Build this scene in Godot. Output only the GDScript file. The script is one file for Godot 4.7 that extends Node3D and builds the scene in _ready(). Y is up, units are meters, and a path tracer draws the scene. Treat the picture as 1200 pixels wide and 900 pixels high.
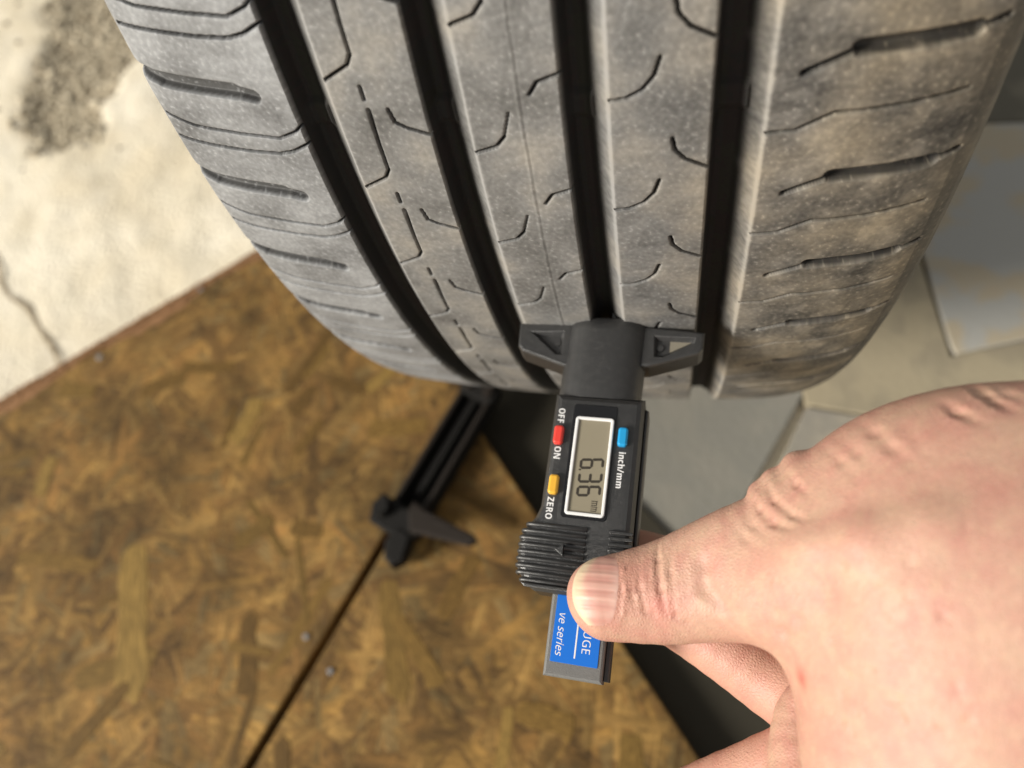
extends Node3D

const MM := 0.001
const TYRE_R := 316.0        # mm, tread crown
const FACE := 0.383972       # the tread angle (rad) that the camera stands over
var rng := RandomNumberGenerator.new()
var used := {}

func _ready() -> void:
	rng.seed = 7
	# ---------------------------------------------------------------- camera
	var cam := Camera3D.new()
	cam.name = "camera"
	add_child(cam)
	var lens := CameraAttributesPhysical.new()
	lens.frustum_focal_length = 21.914
	lens.frustum_focus_distance = 0.19
	lens.exposure_aperture = 6.2
	lens.frustum_near = 0.01
	lens.frustum_far = 60.0
	cam.attributes = lens
	cam.keep_aspect = Camera3D.KEEP_HEIGHT
	cam.fov = 57.413
	cam.near = 0.01
	cam.far = 60.0
	cam.transform = Transform3D(Basis(Vector3(0.97027443, -0.18834034, -0.15197183), Vector3(-0.05127672, 0.45371318, -0.88967131), Vector3(0.23651262, 0.87101795, 0.43056883)), Vector3(0.0415398, 0.49196936, 0.43553945))
	# ---------------------------------------------------------------- sky, sun, exposure
	var we := WorldEnvironment.new()
	we.name = "daylight"
	var env := Environment.new()
	env.background_mode = Environment.BG_SKY
	var sm := ProceduralSkyMaterial.new()
	sm.sky_top_color = Color(0.74, 0.74, 0.735)
	sm.sky_horizon_color = Color(0.82, 0.81, 0.79)
	sm.ground_horizon_color = Color(0.40, 0.37, 0.32)
	sm.ground_bottom_color = Color(0.30, 0.27, 0.23)
	sm.sky_curve = 0.2
	sm.sky_energy_multiplier = 0.66
	var sky := Sky.new()
	sky.sky_material = sm
	env.sky = sky
	env.background_energy_multiplier = 1.0
	env.tonemap_mode = Environment.TONE_MAPPER_LINEAR
	env.tonemap_exposure = 1.75
	env.sdfgi_enabled = true
	env.ssao_enabled = true
	env.ssil_enabled = true
	we.environment = env
	add_child(we)
	var sun := DirectionalLight3D.new()
	sun.name = "hazy_sun"
	sun.light_energy = 1.0
	sun.light_color = Color(1.0, 0.975, 0.93)
	sun.light_angular_distance = 17.0
	sun.shadow_enabled = true
	sun.look_at_from_position(Vector3(-0.78, 0.44, 0.48), Vector3.ZERO)
	add_child(sun)

	build_ground()
	build_boards()
	build_latch()
	build_mat_and_paving()
	build_tyre()
	build_gauge()
	build_hand()

# ==================================================================== helpers
func numbered(called: String) -> String:
	var k: int = used.get(called, 0)
	used[called] = k + 1
	return called if k == 0 else "%s_%03d" % [called, k]

func thing(called: String, label: String, category: String, at := Vector3.ZERO, group := "") -> Node3D:
	var o := Node3D.new()
	o.name = numbered(called)
	add_child(o, true)
	o.position = at
	o.set_meta("label", label)
	if category: o.set_meta("category", category)
	if group: o.set_meta("group", group)
	return o

func part(called: String, mesh: Mesh, stuff_: Material, parent: Node3D, at := Transform3D.IDENTITY) -> MeshInstance3D:
	var o := MeshInstance3D.new()
	o.mesh = mesh
	o.material_override = stuff_
	o.transform = at
	o.cast_shadow = GeometryInstance3D.SHADOW_CASTING_SETTING_ON
	var k := 0
	var nm := called
	while parent.has_node(NodePath(nm)):
		k += 1
		nm = "%s_%03d" % [called, k]
	o.name = nm
	parent.add_child(o, true)
	return o

func lin(r: float, g: float, b: float) -> Color:
	return Color(r, g, b).linear_to_srgb()

func mat(c: Color, rough: float, metal := 0.0, spec := 0.5) -> StandardMaterial3D:
	var m := StandardMaterial3D.new()
	m.albedo_color = c
	m.roughness = rough
	m.metallic = metal
	m.metallic_specular = spec
	return m

func noise_tex(freq: float, kind: int, octaves: int, sd: int, size := 512) -> NoiseTexture2D:
	var n := FastNoiseLite.new()
	n.noise_type = kind
	n.frequency = freq
	n.seed = sd
	n.fractal_octaves = octaves
	var t := NoiseTexture2D.new()
	t.width = size
	t.height = size
	t.seamless = true
	t.noise = n
	return t

# relief with real-world size: the texture spans `span` metres, height in centimetres
func relief(m: StandardMaterial3D, t: Texture2D, span: float, height_cm: float) -> void:
	m.heightmap_enabled = true
	m.heightmap_texture = t
	m.heightmap_scale = height_cm
	m.uv1_triplanar = true
	m.uv1_scale = Vector3.ONE / span

func arrays_mesh(v: PackedVector3Array, n: PackedVector3Array, idx: PackedInt32Array, c := PackedColorArray(), uv := PackedVector2Array()) -> ArrayMesh:
	var a := []
	a.resize(Mesh.ARRAY_MAX)
	a[Mesh.ARRAY_VERTEX] = v
	a[Mesh.ARRAY_NORMAL] = n
	a[Mesh.ARRAY_INDEX] = idx
	if c.size(): a[Mesh.ARRAY_COLOR] = c
	if uv.size(): a[Mesh.ARRAY_TEX_UV] = uv
	var me := ArrayMesh.new()
	me.add_surface_from_arrays(Mesh.PRIMITIVE_TRIANGLES, a)
	return me

func new_st(smooth := false) -> SurfaceTool:
	var st := SurfaceTool.new()
	st.begin(Mesh.PRIMITIVE_TRIANGLES)
	st.set_smooth_group(0 if smooth else -1)
	return st

func tri(st: SurfaceTool, a: Vector3, b: Vector3, c: Vector3) -> void:   # given counter-clockwise
	st.set_uv(Vector2(a.x, a.y)); st.add_vertex(a)
	st.set_uv(Vector2(c.x, c.y)); st.add_vertex(c)
	st.set_uv(Vector2(b.x, b.y)); st.add_vertex(b)

func quad(st: SurfaceTool, a: Vector3, b: Vector3, c: Vector3, d: Vector3) -> void:
	tri(st, a, b, c)
	tri(st, a, c, d)

func cap(st: SurfaceTool, ring: PackedVector3Array, up: bool) -> void:
	var flat := PackedVector2Array()
	for p in ring: flat.append(Vector2(p.x, p.y))
	var t := Geometry2D.triangulate_polygon(flat)
	for k in range(0, t.size(), 3):
		var a := ring[t[k]]
		var b := ring[t[k + 1]]
		var c := ring[t[k + 2]]
		var ccw := (b - a).cross(c - a).z > 0.0
		if ccw == up: tri(st, a, b, c)
		else: tri(st, a, c, b)

# rings: counter-clockwise seen from +z, running towards +z
func loft(st: SurfaceTool, rings: Array, cap_first := true, cap_last := true) -> void:
	for k in rings.size() - 1:
		var r: PackedVector3Array = rings[k]
		var s: PackedVector3Array = rings[k + 1]
		for j in r.size():
			var i := (j + 1) % r.size()
			quad(st, r[j], r[i], s[i], s[j])
	if cap_first: cap(st, rings[0], false)
	if cap_last: cap(st, rings[rings.size() - 1], true)

func done(st: SurfaceTool) -> ArrayMesh:
	st.generate_normals()
	return st.commit()

func ring(poly: PackedVector2Array, z: float, inset := 0.0) -> PackedVector3Array:
	var out := PackedVector3Array()
	var n := poly.size()
	for k in n:
		var a := poly[(k + n - 1) % n]
		var b := poly[k]
		var c := poly[(k + 1) % n]
		var d1 := (b - a).normalized()
		var d2 := (c - b).normalized()
		var n1 := Vector2(-d1.y, d1.x)     # inward for a counter-clockwise polygon
		var n2 := Vector2(-d2.y, d2.x)
		var m := (n1 + n2)
		var l := m.length_squared()
		var off := m * (2.0 / l) * inset if l > 0.2 else n1 * inset
		out.append(Vector3(b.x + off.x, b.y + off.y, z))
	return out

func mmp(pts: Array) -> PackedVector2Array:      # flat list of x, y in mm -> counter-clockwise polygon in metres
	var p := PackedVector2Array()
	for k in range(0, pts.size(), 2): p.append(Vector2(pts[k], pts[k + 1]) * MM)
	if Geometry2D.is_polygon_clockwise(p): p.reverse()
	return p

# a plate with rounded-off edges: polygon (metres), from z0 to z1, bevel b
func plate(poly: PackedVector2Array, z0: float, z1: float, b: float, st: SurfaceTool = null) -> SurfaceTool:
	if st == null: st = new_st()
	loft(st, [ring(poly, z0, b), ring(poly, z0 + b, 0.0), ring(poly, z1 - b, 0.0), ring(poly, z1 - 0.3 * b, 0.3 * b), ring(poly, z1, b)])
	return st

func round_rect(cx: float, cy: float, w: float, h: float, r: float, n := 4) -> PackedVector2Array:   # mm -> metres, counter-clockwise
	var p := PackedVector2Array()
	for q in 4:
		var c := Vector2(cx + (w / 2 - r) * (1 if q in [0, 3] else -1), cy + (h / 2 - r) * (1 if q < 2 else -1))
		for k in n + 1:
			var a := PI / 2 * (q + float(k) / n)
			p.append((c + Vector2(cos(a), sin(a)) * r) * MM)
	return p

func sstep(a: float, b: float, x: float) -> float:
	var t := clampf((x - a) / (b - a), 0.0, 1.0)
	return t * t * (3.0 - 2.0 * t)

# ==================================================================== ground
func build_ground() -> void:
	var g := Node3D.new()
	g.name = "ground"
	g.set_meta("kind", "structure")
	g.set_meta("label", "pale sunlit concrete ground with a dark gravelly break")
	add_child(g)
	var nz := FastNoiseLite.new()
	nz.seed = 3; nz.frequency = 3.0; nz.fractal_octaves = 4
	var nf := FastNoiseLite.new()
	nf.seed = 11; nf.frequency = 14.0; nf.fractal_octaves = 4
	# one sheet, finely divided where it is seen
	var xs := PackedFloat32Array()
	var zs := PackedFloat32Array()
	for v in [-6.0, -4.0, -2.5, -1.8]: xs.append(v)
	var x := -1.4
	while x < -0.2:
		xs.append(x); x += 0.012
	while x < 0.7:
		xs.append(x); x += 0.03
	for v in [0.9, 1.5, 2.5, 4.0, 6.0]: xs.append(v)
	for v in [-6.0, -4.0, -2.5, -1.6]: zs.append(v)
	var z := -1.2
	while z < 0.75:
		zs.append(z); z += 0.012
	for v in [1.0, 1.5, 2.5, 4.0, 6.0]: zs.append(v)
	var v3 := PackedVector3Array()
	var nn := PackedVector3Array()
	var cc := PackedColorArray()
	var idx := PackedInt32Array()
	var hgt := func(px: float, pz: float) -> float:
		return 0.004 * nz.get_noise_2d(px, pz) + 0.0022 * nf.get_noise_2d(px, pz) - 0.008 - 0.010 * pit(px, pz)
	for zz in zs:
		for xx in xs:
			v3.append(Vector3(xx, hgt.call(xx, zz), zz))
			var dx: float = hgt.call(xx + 0.006, zz) - hgt.call(xx - 0.006, zz)
			var dz: float = hgt.call(xx, zz + 0.006) - hgt.call(xx, zz - 0.006)
			nn.append(Vector3(-dx, 0.012, -dz).normalized())
			var t := clampf(0.5 + 0.75 * nz.get_noise_2d(xx * 1.6 + 9, zz * 1.6) + 0.5 * nf.get_noise_2d(xx, zz + 5), 0.0, 1.0)
			var c := Color(0.74, 0.65, 0.48).lerp(Color(0.87, 0.80, 0.65), t)
			c = c.lerp(Color(0.36, 0.295, 0.20), 0.85 * pit(xx, zz))
			cc.append(c)
	var w := xs.size()
	for j in zs.size() - 1:
		for i in w - 1:
			var a := j * w + i
			idx.append_array([a, a + 1, a + w + 1, a, a + w + 1, a + w])
	var m := mat(Color.WHITE, 0.9)
	m.vertex_color_use_as_albedo = true
	relief(m, noise_tex(0.03, FastNoiseLite.TYPE_SIMPLEX, 5, 5), 0.12, 0.12)
	part("concrete", arrays_mesh(v3, nn, idx, cc), m, g)
	# a crack: a thin dark trench with an uneven edge
	var st := new_st()
	var line := [Vector2(-0.70, 0.060), Vector2(-0.672, 0.098), Vector2(-0.650, 0.117), Vector2(-0.618, 0.130), Vector2(-0.588, 0.155), Vector2(-0.566, 0.172), Vector2(-0.540, 0.198)]
	for k in line.size() - 1:
		var p: Vector2 = line[k]
		var q: Vector2 = line[k + 1]
		var s := (q - p).normalized().orthogonal() * (0.0026 if k % 2 else 0.0014)
		var s2 := (q - p).normalized().orthogonal() * (0.0014 if k % 2 else 0.0026)
		var y: float = maxf(hgt.call(p.x, p.y), hgt.call(q.x, q.y)) + 0.0012
		quad(st, Vector3(p.x - s.x, y, p.y - s.y), Vector3(p.x + s.x, y, p.y + s.y), Vector3(q.x + s2.x, y, q.y + s2.y), Vector3(q.x - s2.x, y, q.y - s2.y))
	part("crack", done(st), mat(lin(0.33, 0.265, 0.175), 1.0), g)
	# stones and soil crumbs lying in the broken patch
	var mm := MultiMesh.new()
	mm.transform_format = MultiMesh.TRANSFORM_3D
	mm.use_colors = true
	mm.mesh = pebble_mesh()
	var spots := []
	var tries := 0
	while spots.size() < 2200 and tries < 20000:
		tries += 1
		var p := Vector2(rng.randf_range(-0.95, -0.55), rng.randf_range(-0.55, -0.04))
		var a := pit(p.x, p.y)
		if rng.randf() < a * 1.1 - 0.15 or (rng.randf() < 0.006): spots.append(p)
	mm.instance_count = spots.size()
	for k in spots.size():
		var p: Vector2 = spots[k]
		var s := rng.randf_range(0.0012, 0.0046) * (1.0 if rng.randf() < 0.94 else 1.6)
		var b := Basis.from_euler(Vector3(rng.randf() * 6, rng.randf() * 6, rng.randf() * 6)).scaled(Vector3(s, s * 0.7, s * rng.randf_range(0.7, 1.3)))
		mm.set_instance_transform(k, Transform3D(b, Vector3(p.x, hgt.call(p.x, p.y) + s * 0.25, p.y)))
		var t := rng.randf()
		mm.set_instance_color(k, Color(0.25, 0.205, 0.14).lerp(Color(0.66, 0.58, 0.43), t))
	var pm := mat(Color.WHITE, 0.95)
	pm.vertex_color_use_as_albedo = true
	var gi := MultiMeshInstance3D.new()
	gi.name = "gravel"
	gi.multimesh = mm
	gi.material_override = pm
	gi.set_meta("kind", "stuff")
	gi.set_meta("label", "dark loose gravel and soil in the broken concrete at upper left")
	gi.set_meta("category", "gravel")
	add_child(gi)

func pit(x: float, z: float) -> float:     # 1 inside the broken patch, 0 on sound concrete
	var n := FastNoiseLite.new() if not used.has("pit") else used["pit"] as FastNoiseLite
	if not used.has("pit"):
		n.seed = 21; n.frequency = 9.0; n.fractal_octaves = 3
		used["pit"] = n
	var a := Vector2(-0.80, -0.42)
	var b := Vector2(-0.695, -0.13)
	var ab := b - a
	var p := Vector2(x, z)
	var t := clampf((p - a).dot(ab) / ab.dot(ab), 0.0, 1.0)
	var d := p.distance_to(a + ab * t) - lerpf(0.075, 0.06, t) + 0.05 * n.get_noise_2d(x, z)
	return 1.0 - sstep(-0.035, 0.02, d)

func pebble_mesh() -> ArrayMesh:
	var s := SphereMesh.new()
	s.radius = 1.0; s.height = 2.0
	s.radial_segments = 7; s.rings = 4
	var a := s.get_mesh_arrays()
	var v: PackedVector3Array = a[Mesh.ARRAY_VERTEX]
	for k in v.size():
		v[k] *= 1.0 + 0.22 * sin(v[k].x * 3.1 + v[k].y * 5.3 + v[k].z * 2.7)
	a[Mesh.ARRAY_VERTEX] = v
	var me := ArrayMesh.new()
	me.add_surface_from_arrays(Mesh.PRIMITIVE_TRIANGLES, a)
	return me

# ==================================================================== strand board
func strand_texture() -> Array:
	var n := 1024
	var im := Image.create(n, n, false, Image.FORMAT_RGB8)
	var hm := Image.create(n, n, false, Image.FORMAT_RGB8)
	im.fill(Color(0.44, 0.33, 0.18))
	hm.fill(Color(0.4, 0.4, 0.4))
	var r := RandomNumberGenerator.new()
	r.seed = 99
	var tones := [Color(0.525, 0.409, 0.232), Color(0.488, 0.372, 0.207), Color(0.573, 0.451, 0.256), Color(0.439, 0.329, 0.183), Color(0.512, 0.378, 0.207), Color(0.464, 0.384, 0.244), Color(0.378, 0.281, 0.159), Color(0.549, 0.421, 0.226)]
	for s in 5200:
		var c: Color = tones[r.randi() % tones.size()] * r.randf_range(0.88, 1.14)
		var l := r.randf_range(24, 120)
		var w := r.randf_range(3, 17)
		if s > 4300: l *= 0.5; w *= 0.5
		var ang := r.randf() * PI
		var cs := cos(ang)
		var sn := sin(ang)
		var cx := r.randf() * n
		var cy := r.randf() * n
		var h := r.randf_range(0.2, 0.8)
		var ph := r.randf() * 20
		var skew := r.randf_range(-0.5, 0.5)
		var u := -l / 2
		while u < l / 2:
			var hw := w / 2 * (1.0 + 0.14 * sin(u * 0.09 + ph) + 0.08 * sin(u * 0.31 + ph))
			var v := -hw
			while v < hw:
				var uu := u + v * skew
				var px := posmod(int(cx + uu * cs - v * sn), n)
				var py := posmod(int(cy + uu * sn + v * cs), n)
				var g := 0.93 + 0.07 * sin(v * 1.1 + 1.3 * sin(u * 0.03 + ph)) + 0.05 * sin(v * 2.7 + ph)
				if hw - absf(v) < 1.2: g *= 0.93
				im.set_pixel(px, py, c * g)
				var e := minf(1.0, (hw - absf(v)) / 2.0)
				hm.set_pixel(px, py, Color.WHITE * (0.3 + h * 0.6 * e))
				v += 0.8
			u += 0.8
	# stains and handling wear, then fibres
	var blot := FastNoiseLite.new()
	blot.seed = 77; blot.frequency = 0.006; blot.fractal_octaves = 4
	var fib := FastNoiseLite.new()
	fib.seed = 78; fib.frequency = 0.09; fib.fractal_octaves = 3
	for y in n:
		for x in n:
			var c := im.get_pixel(x, y)
			var k := 1.0 + 0.42 * blot.get_noise_2d(x, y) + 0.16 * fib.get_noise_2d(x * 0.5, y * 1.4)
			var d := clampf(0.5 + 1.3 * blot.get_noise_2d(y + 700, x), 0.0, 1.0)
			var mean := Color(0.46, 0.36, 0.22).lerp(Color(0.53, 0.42, 0.235), d)
			im.set_pixel(x, y, c.lerp(mean, 0.27) * k * 1.02)
	return [ImageTexture.create_from_image(im), ImageTexture.create_from_image(hm)]

func board_mesh(poly: PackedVector2Array, thick: float) -> ArrayMesh:     # polygon in (x, -z), laid flat with its top at `thick`
	var st := plate(poly, 0.0, thick, 0.0012)
	return done(st)

func build_boards() -> void:
	var tex := strand_texture()
	var m := mat(Color(1, 1, 1), 0.75)
	m.albedo_texture = tex[0]
	m.uv1_triplanar = true
	m.uv1_scale = Vector3.ONE / 0.62
	m.heightmap_enabled = true
	m.heightmap_texture = tex[1]
	m.heightmap_scale = 0.07
	m.metallic_specular = 0.3
	var edge := mat(lin(0.34, 0.175, 0.075), 0.9)
	relief(edge, noise_tex(0.05, FastNoiseLite.TYPE_CELLULAR, 3, 8), 0.03, 0.1)
	var gim := Image.create(256, 256, false, Image.FORMAT_RGB8)
	var gn := FastNoiseLite.new()
	gn.seed = 12; gn.frequency = 0.05; gn.fractal_octaves = 4
	for y in 256:
		for x in 256:
			var k := clampf(0.86 + 0.34 * gn.get_noise_2d(x * 0.25, y * 2.2), 0.0, 1.0)
			gim.set_pixel(x, y, Color(k, k, k))
	var grain := ImageTexture.create_from_image(gim)
	var strand_tones := []
	for c in [lin(0.215, 0.128, 0.034), lin(0.25, 0.15, 0.040), lin(0.36, 0.225, 0.062), lin(0.165, 0.093, 0.026), lin(0.20, 0.114, 0.030), lin(0.26, 0.152, 0.040)]:
		var sm := mat(c, 0.7)
		sm.metallic_specular = 0.3
		sm.albedo_texture = grain
		sm.uv1_triplanar = true
		sm.uv1_scale = Vector3.ONE / 0.05
		strand_tones.append(sm)
	var strands := []
	for k in 5: strands.append(strand_mesh(k))
	var flat := Basis(Vector3.RIGHT, Vector3(0, 0, -1), Vector3.UP)       # polygon (x, y) -> world (x, -z), thickness up
	# corner of the sheet, its far edge, the seam and the near right edge, as they lie on the floor (mm)
	var u := Vector2(211, -176).normalized()
	var r := Vector2(160, 192).normalized()
	var edge_at := Vector2(-356, 77)
	var corner := edge_at + u * (Vector2(-96, 243) - edge_at).dot(u)
	var seam0 := Vector2(-117, 210)
	var seam1 := Vector2(-218, 487)
	var sd := (seam1 - seam0).normalized()
	var far := edge_at - u * 900.0
	var sn := Vector2(-sd.y, sd.x)       # towards the left sheet
	if sn.x > 0: sn = -sn
	# seam meets the right edge up at `top`
	var k0 := (Vector2(-96, 243) - seam0).cross(r) / sd.cross(r)
	var top := seam0 + sd * k0
	var low := seam0 + sd * 560.0
	var gap := 3.2
	var left_poly := [corner, top + sn * gap - sd * 4.0, low + sn * gap, far + r * 750.0, far]
	var right_poly := [top - sn * gap + sd * 10.0 , low - sn * gap, top + r * 520.0 + Vector2(0, 30), top + r * 520.0]
	var specs := [
		[left_poly, "large worn strand board left of the dark seam, screws along its far edge"],
		[right_poly, "smaller wedge of strand board right of the dark seam, below the gauge"]]
	for s in specs.size():
		var pts := PackedVector2Array()
		for p in specs[s][0]: pts.append(Vector2(p.x, -p.y) * MM)
		if Geometry2D.is_polygon_clockwise(pts): pts.reverse()
		var t := thing("strand_board", specs[s][1], "board", Vector3(0, -0.0045, 0), "strand board sheets on the floor")
		part("sheet", board_mesh(pts, 0.022), m, t, Transform3D(flat, Vector3.ZERO))
		# flakes that stand out of the pressed surface
		var made := 0
		var tries := 0
		while made < (46 if s == 0 else 18) and tries < 4000:
			tries += 1
			var p := Vector2(rng.randf_range(-640, 80), rng.randf_range(60, 560)) * MM
			var ang := rng.randf() * TAU
			var sc := Vector3(rng.randf_range(0.35, 1.1), 1, rng.randf_range(0.25, 0.95))
			var tone := rng.randi() % strand_tones.size()
			if s == 0 and made == 0:
				p = Vector2(-0.342, 0.407); ang = deg_to_rad(-67); sc = Vector3(1.5, 1, 1.25); tone = 2
			var ok := true
			for e in [-0.5, 0.5]:
				var q: Vector2 = p + Vector2(cos(ang), -sin(ang)) * e * 0.07 * sc.x
				for w in [-0.012, 0.012]:
					var q2: Vector2 = q + Vector2(sin(ang), cos(ang)) * w * sc.z
					ok = ok and Geometry2D.is_point_in_polygon(Vector2(q2.x, -q2.y), pts)
			if not ok: continue
			made += 1
			part("wood_strand", strands[made % 5], strand_tones[tone], t, Transform3D(Basis(Vector3.UP, ang).scaled_local(sc), Vector3(p.x, 0.0217 + 0.0003 * rng.randf(), p.y)))
		if s == 0:
			# the splintered, lighter cut edge
			for k in 46:
				var q := edge_at + u * (-330.0 + k * 9.4 + rng.randf_range(-3, 3))
				if (q - corner).dot(u) > -6: break
				part("edge_splinter", strands[k % 5], edge, t, Transform3D(Basis(Vector3.UP, atan2(-u.y, u.x) + rng.randf_range(-0.1, 0.1)).scaled_local(Vector3(0.34, 3.0 + rng.randf() * 3, 0.42)), Vector3(q.x, 0.0215, q.y + 3.0) * Vector3(MM, 1, MM)))
			var we := PackedVector2Array()
			var wi := PackedVector2Array()
			var run := -330.0
			while run < (corner - edge_at).dot(u) - 4.0:
				var q := edge_at + u * run
				we.append(Vector2(q.x, -q.y) * MM)
				q += Vector2(-u.y, u.x) * (11.0 + 5.0 * sin(run * 0.045) + rng.randf_range(-2.5, 2.5))
				wi.append(Vector2(q.x, -q.y) * MM)
				run += 6.0
			wi.reverse()
			we.append_array(wi)
			if Geometry2D.is_polygon_clockwise(we): we.reverse()
			part("worn_edge", board_mesh_thin(we), edge, t, Transform3D(flat, Vector3(0, 0.0219, 0)))
			for p in [Vector2(-399, 119), Vector2(-475, 196)]: screw(t, p, 0.7)
			screw(t, Vector2(-202, 404), 0.5)
		else:
			screw(t, Vector2(-178, 423), 0.5)

func board_mesh_thin(poly: PackedVector2Array) -> ArrayMesh:
	var st := new_st()
	loft(st, [ring(poly, 0.0), ring(poly, 0.0005)], false, true)
	return done(st)

func screw(t: Node3D, p: Vector2, k: float) -> void:
	var c := CylinderMesh.new()
	c.top_radius = 0.0032; c.bottom_radius = 0.0045; c.height = 0.0022; c.radial_segments = 20
	var o := part("screw_head", c, mat(lin(0.45, 0.46, 0.47), 0.5, 0.5), t, Transform3D(Basis().scaled(Vector3(k, 1, k)), Vector3(p.x * MM, 0.0226, p.y * MM)))
	var b := BoxMesh.new()
	b.size = Vector3(0.004, 0.0006, 0.0009)
	part("slot", b, mat(lin(0.03, 0.03, 0.03), 0.6), o, Transform3D(Basis(), Vector3(0, 0.00095, 0)))
	var b2 := BoxMesh.new()
	b2.size = Vector3(0.0009, 0.0007, 0.004)
	part("slot", b2, mat(lin(0.03, 0.03, 0.03), 0.6), o, Transform3D(Basis(), Vector3(0, 0.00095, 0)))

func strand_mesh(k: int) -> ArrayMesh:          # a flake about 70 x 20 x 0.8 mm with torn ends
	var r := RandomNumberGenerator.new()
	r.seed = 40 + k
	var p := PackedVector2Array()
	var n := 5
	for i in n: p.append(Vector2(lerpf(-34, 34, float(i) / (n - 1)) + r.randf_range(-3, 3), -9 + r.randf_range(-2.5, 2.5)) * MM)
	p.append(Vector2(39 + r.randf_range(-6, 4), r.randf_range(-4, 4)) * MM)
	for i in n: p.append(Vector2(lerpf(34, -34, float(i) / (n - 1)) + r.randf_range(-3, 3), 9 + r.randf_range(-2.5, 2.5)) * MM)
	p.append(Vector2(-39 + r.randf_range(-4, 6), r.randf_range(-4, 4)) * MM)
	var st := new_st()
	var flat := Basis(Vector3.RIGHT, Vector3(0, 0, -1), Vector3.UP)
	var lo := flat_ring(ring(p, 0.0), flat)
	var hi := flat_ring(ring(p, 0.00045, 0.0006), flat)
	for j in lo.size():
		var i := (j + 1) % lo.size()
		quad(st, lo[j], lo[i], hi[i], hi[j])
	var t := Geometry2D.triangulate_polygon(p)
	for q in range(0, t.size(), 3):
		var a := hi[t[q]]
		var b := hi[t[q + 1]]
		var c := hi[t[q + 2]]
		if (b - a).cross(c - a).y > 0: tri(st, a, b, c)
		else: tri(st, a, c, b)
	return done(st)

func flat_ring(r: PackedVector3Array, b: Basis) -> PackedVector3Array:
	var o := PackedVector3Array()
	for p in r: o.append(b * p)
	return o

# ==================================================================== black latch over the seam
func build_latch() -> void:
	var t := thing("metal_latch", "black metal latch with two rails and a winged end, lying over the board seam", "latch", Vector3(-0.128, 0.0185, 0.268))
	var d := Vector2(-101, 277).normalized()       # along the seam, towards the viewer (x, z)
	t.rotation.y = -atan2(d.y, d.x)                # local +x runs along the seam
	t.scale = Vector3(1.0, 1.0, 0.86)
	var black := mat(lin(0.010, 0.009, 0.008), 0.6, 0.0, 0.3)
	relief(black, noise_tex(0.05, FastNoiseLite.TYPE_SIMPLEX, 3, 14), 0.02, 0.03)
	var worn := mat(lin(0.020, 0.014, 0.010), 0.65, 0.0, 0.35)
	relief(worn, noise_tex(0.05, FastNoiseLite.TYPE_SIMPLEX, 3, 15), 0.02, 0.03)
	var flat := Basis(Vector3.RIGHT, Vector3(0, 0, -1), Vector3.UP)
	var T := func(y: float) -> Transform3D: return Transform3D(flat, Vector3(0, y, 0))
	part("base_plate", done(plate(round_rect(-8, 0, 112, 33, 3), 0, 0.003, 0.0006)), black, t, T.call(0.0))
	for s in [-1, 1]:
		part("rail", done(plate(round_rect(-8, 13.5 * s, 112, 6.5, 1.5), 0, 0.010, 0.0012)), black, t, T.call(0.003))
		part("rail_cap", done(plate(round_rect(-4, 13.5 * s, 92, 3.2, 1), 0, 0.0012, 0.0004)), worn, t, T.call(0.0131))
	part("slide_bar", done(plate(round_rect(-12, -1.5, 88, 7, 1.5), 0, 0.006, 0.001)), black, t, T.call(0.003))
	part("end_plate", done(plate(round_rect(-58, 0, 16, 36, 4), 0, 0.012, 0.0015)), black, t, T.call(0.003))
	for s in [-1, 1]:
		var c := CylinderMesh.new()
		c.top_radius = 0.004; c.bottom_radius = 0.005; c.height = 0.004; c.radial_segments = 18
		part("bolt_head", c, worn, t, Transform3D(Basis(), Vector3(-0.058, 0.0165, 0.010 * s)))
	# the cross piece with a tapering wing
	part("cross_piece", done(plate(mmp([44, -26, 54, -30, 66, -24, 68, 12, 60, 20, 46, 16]), 0, 0.013, 0.002)), black, t, T.call(0.003))
	part("wing", done(plate(mmp([48, 6, 60, 16, 50, 66, 45, 70, 42, 65, 42, 18, 40, 6]), 0, 0.006, 0.0016)), worn, t, T.call(0.0165))
	part("end_block", done(plate(mmp([60, 2, 60, 16, 78, 21, 86, 15, 83, 5, 72, -2]), 0, 0.014, 0.0025)), black, t, T.call(0.003))
	var k := CylinderMesh.new()
	k.top_radius = 0.0055; k.bottom_radius = 0.007; k.height = 0.009; k.radial_segments = 20
	part("knob", k, black, t, Transform3D(Basis(), Vector3(0.054, 0.020, 0.016)))

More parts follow.
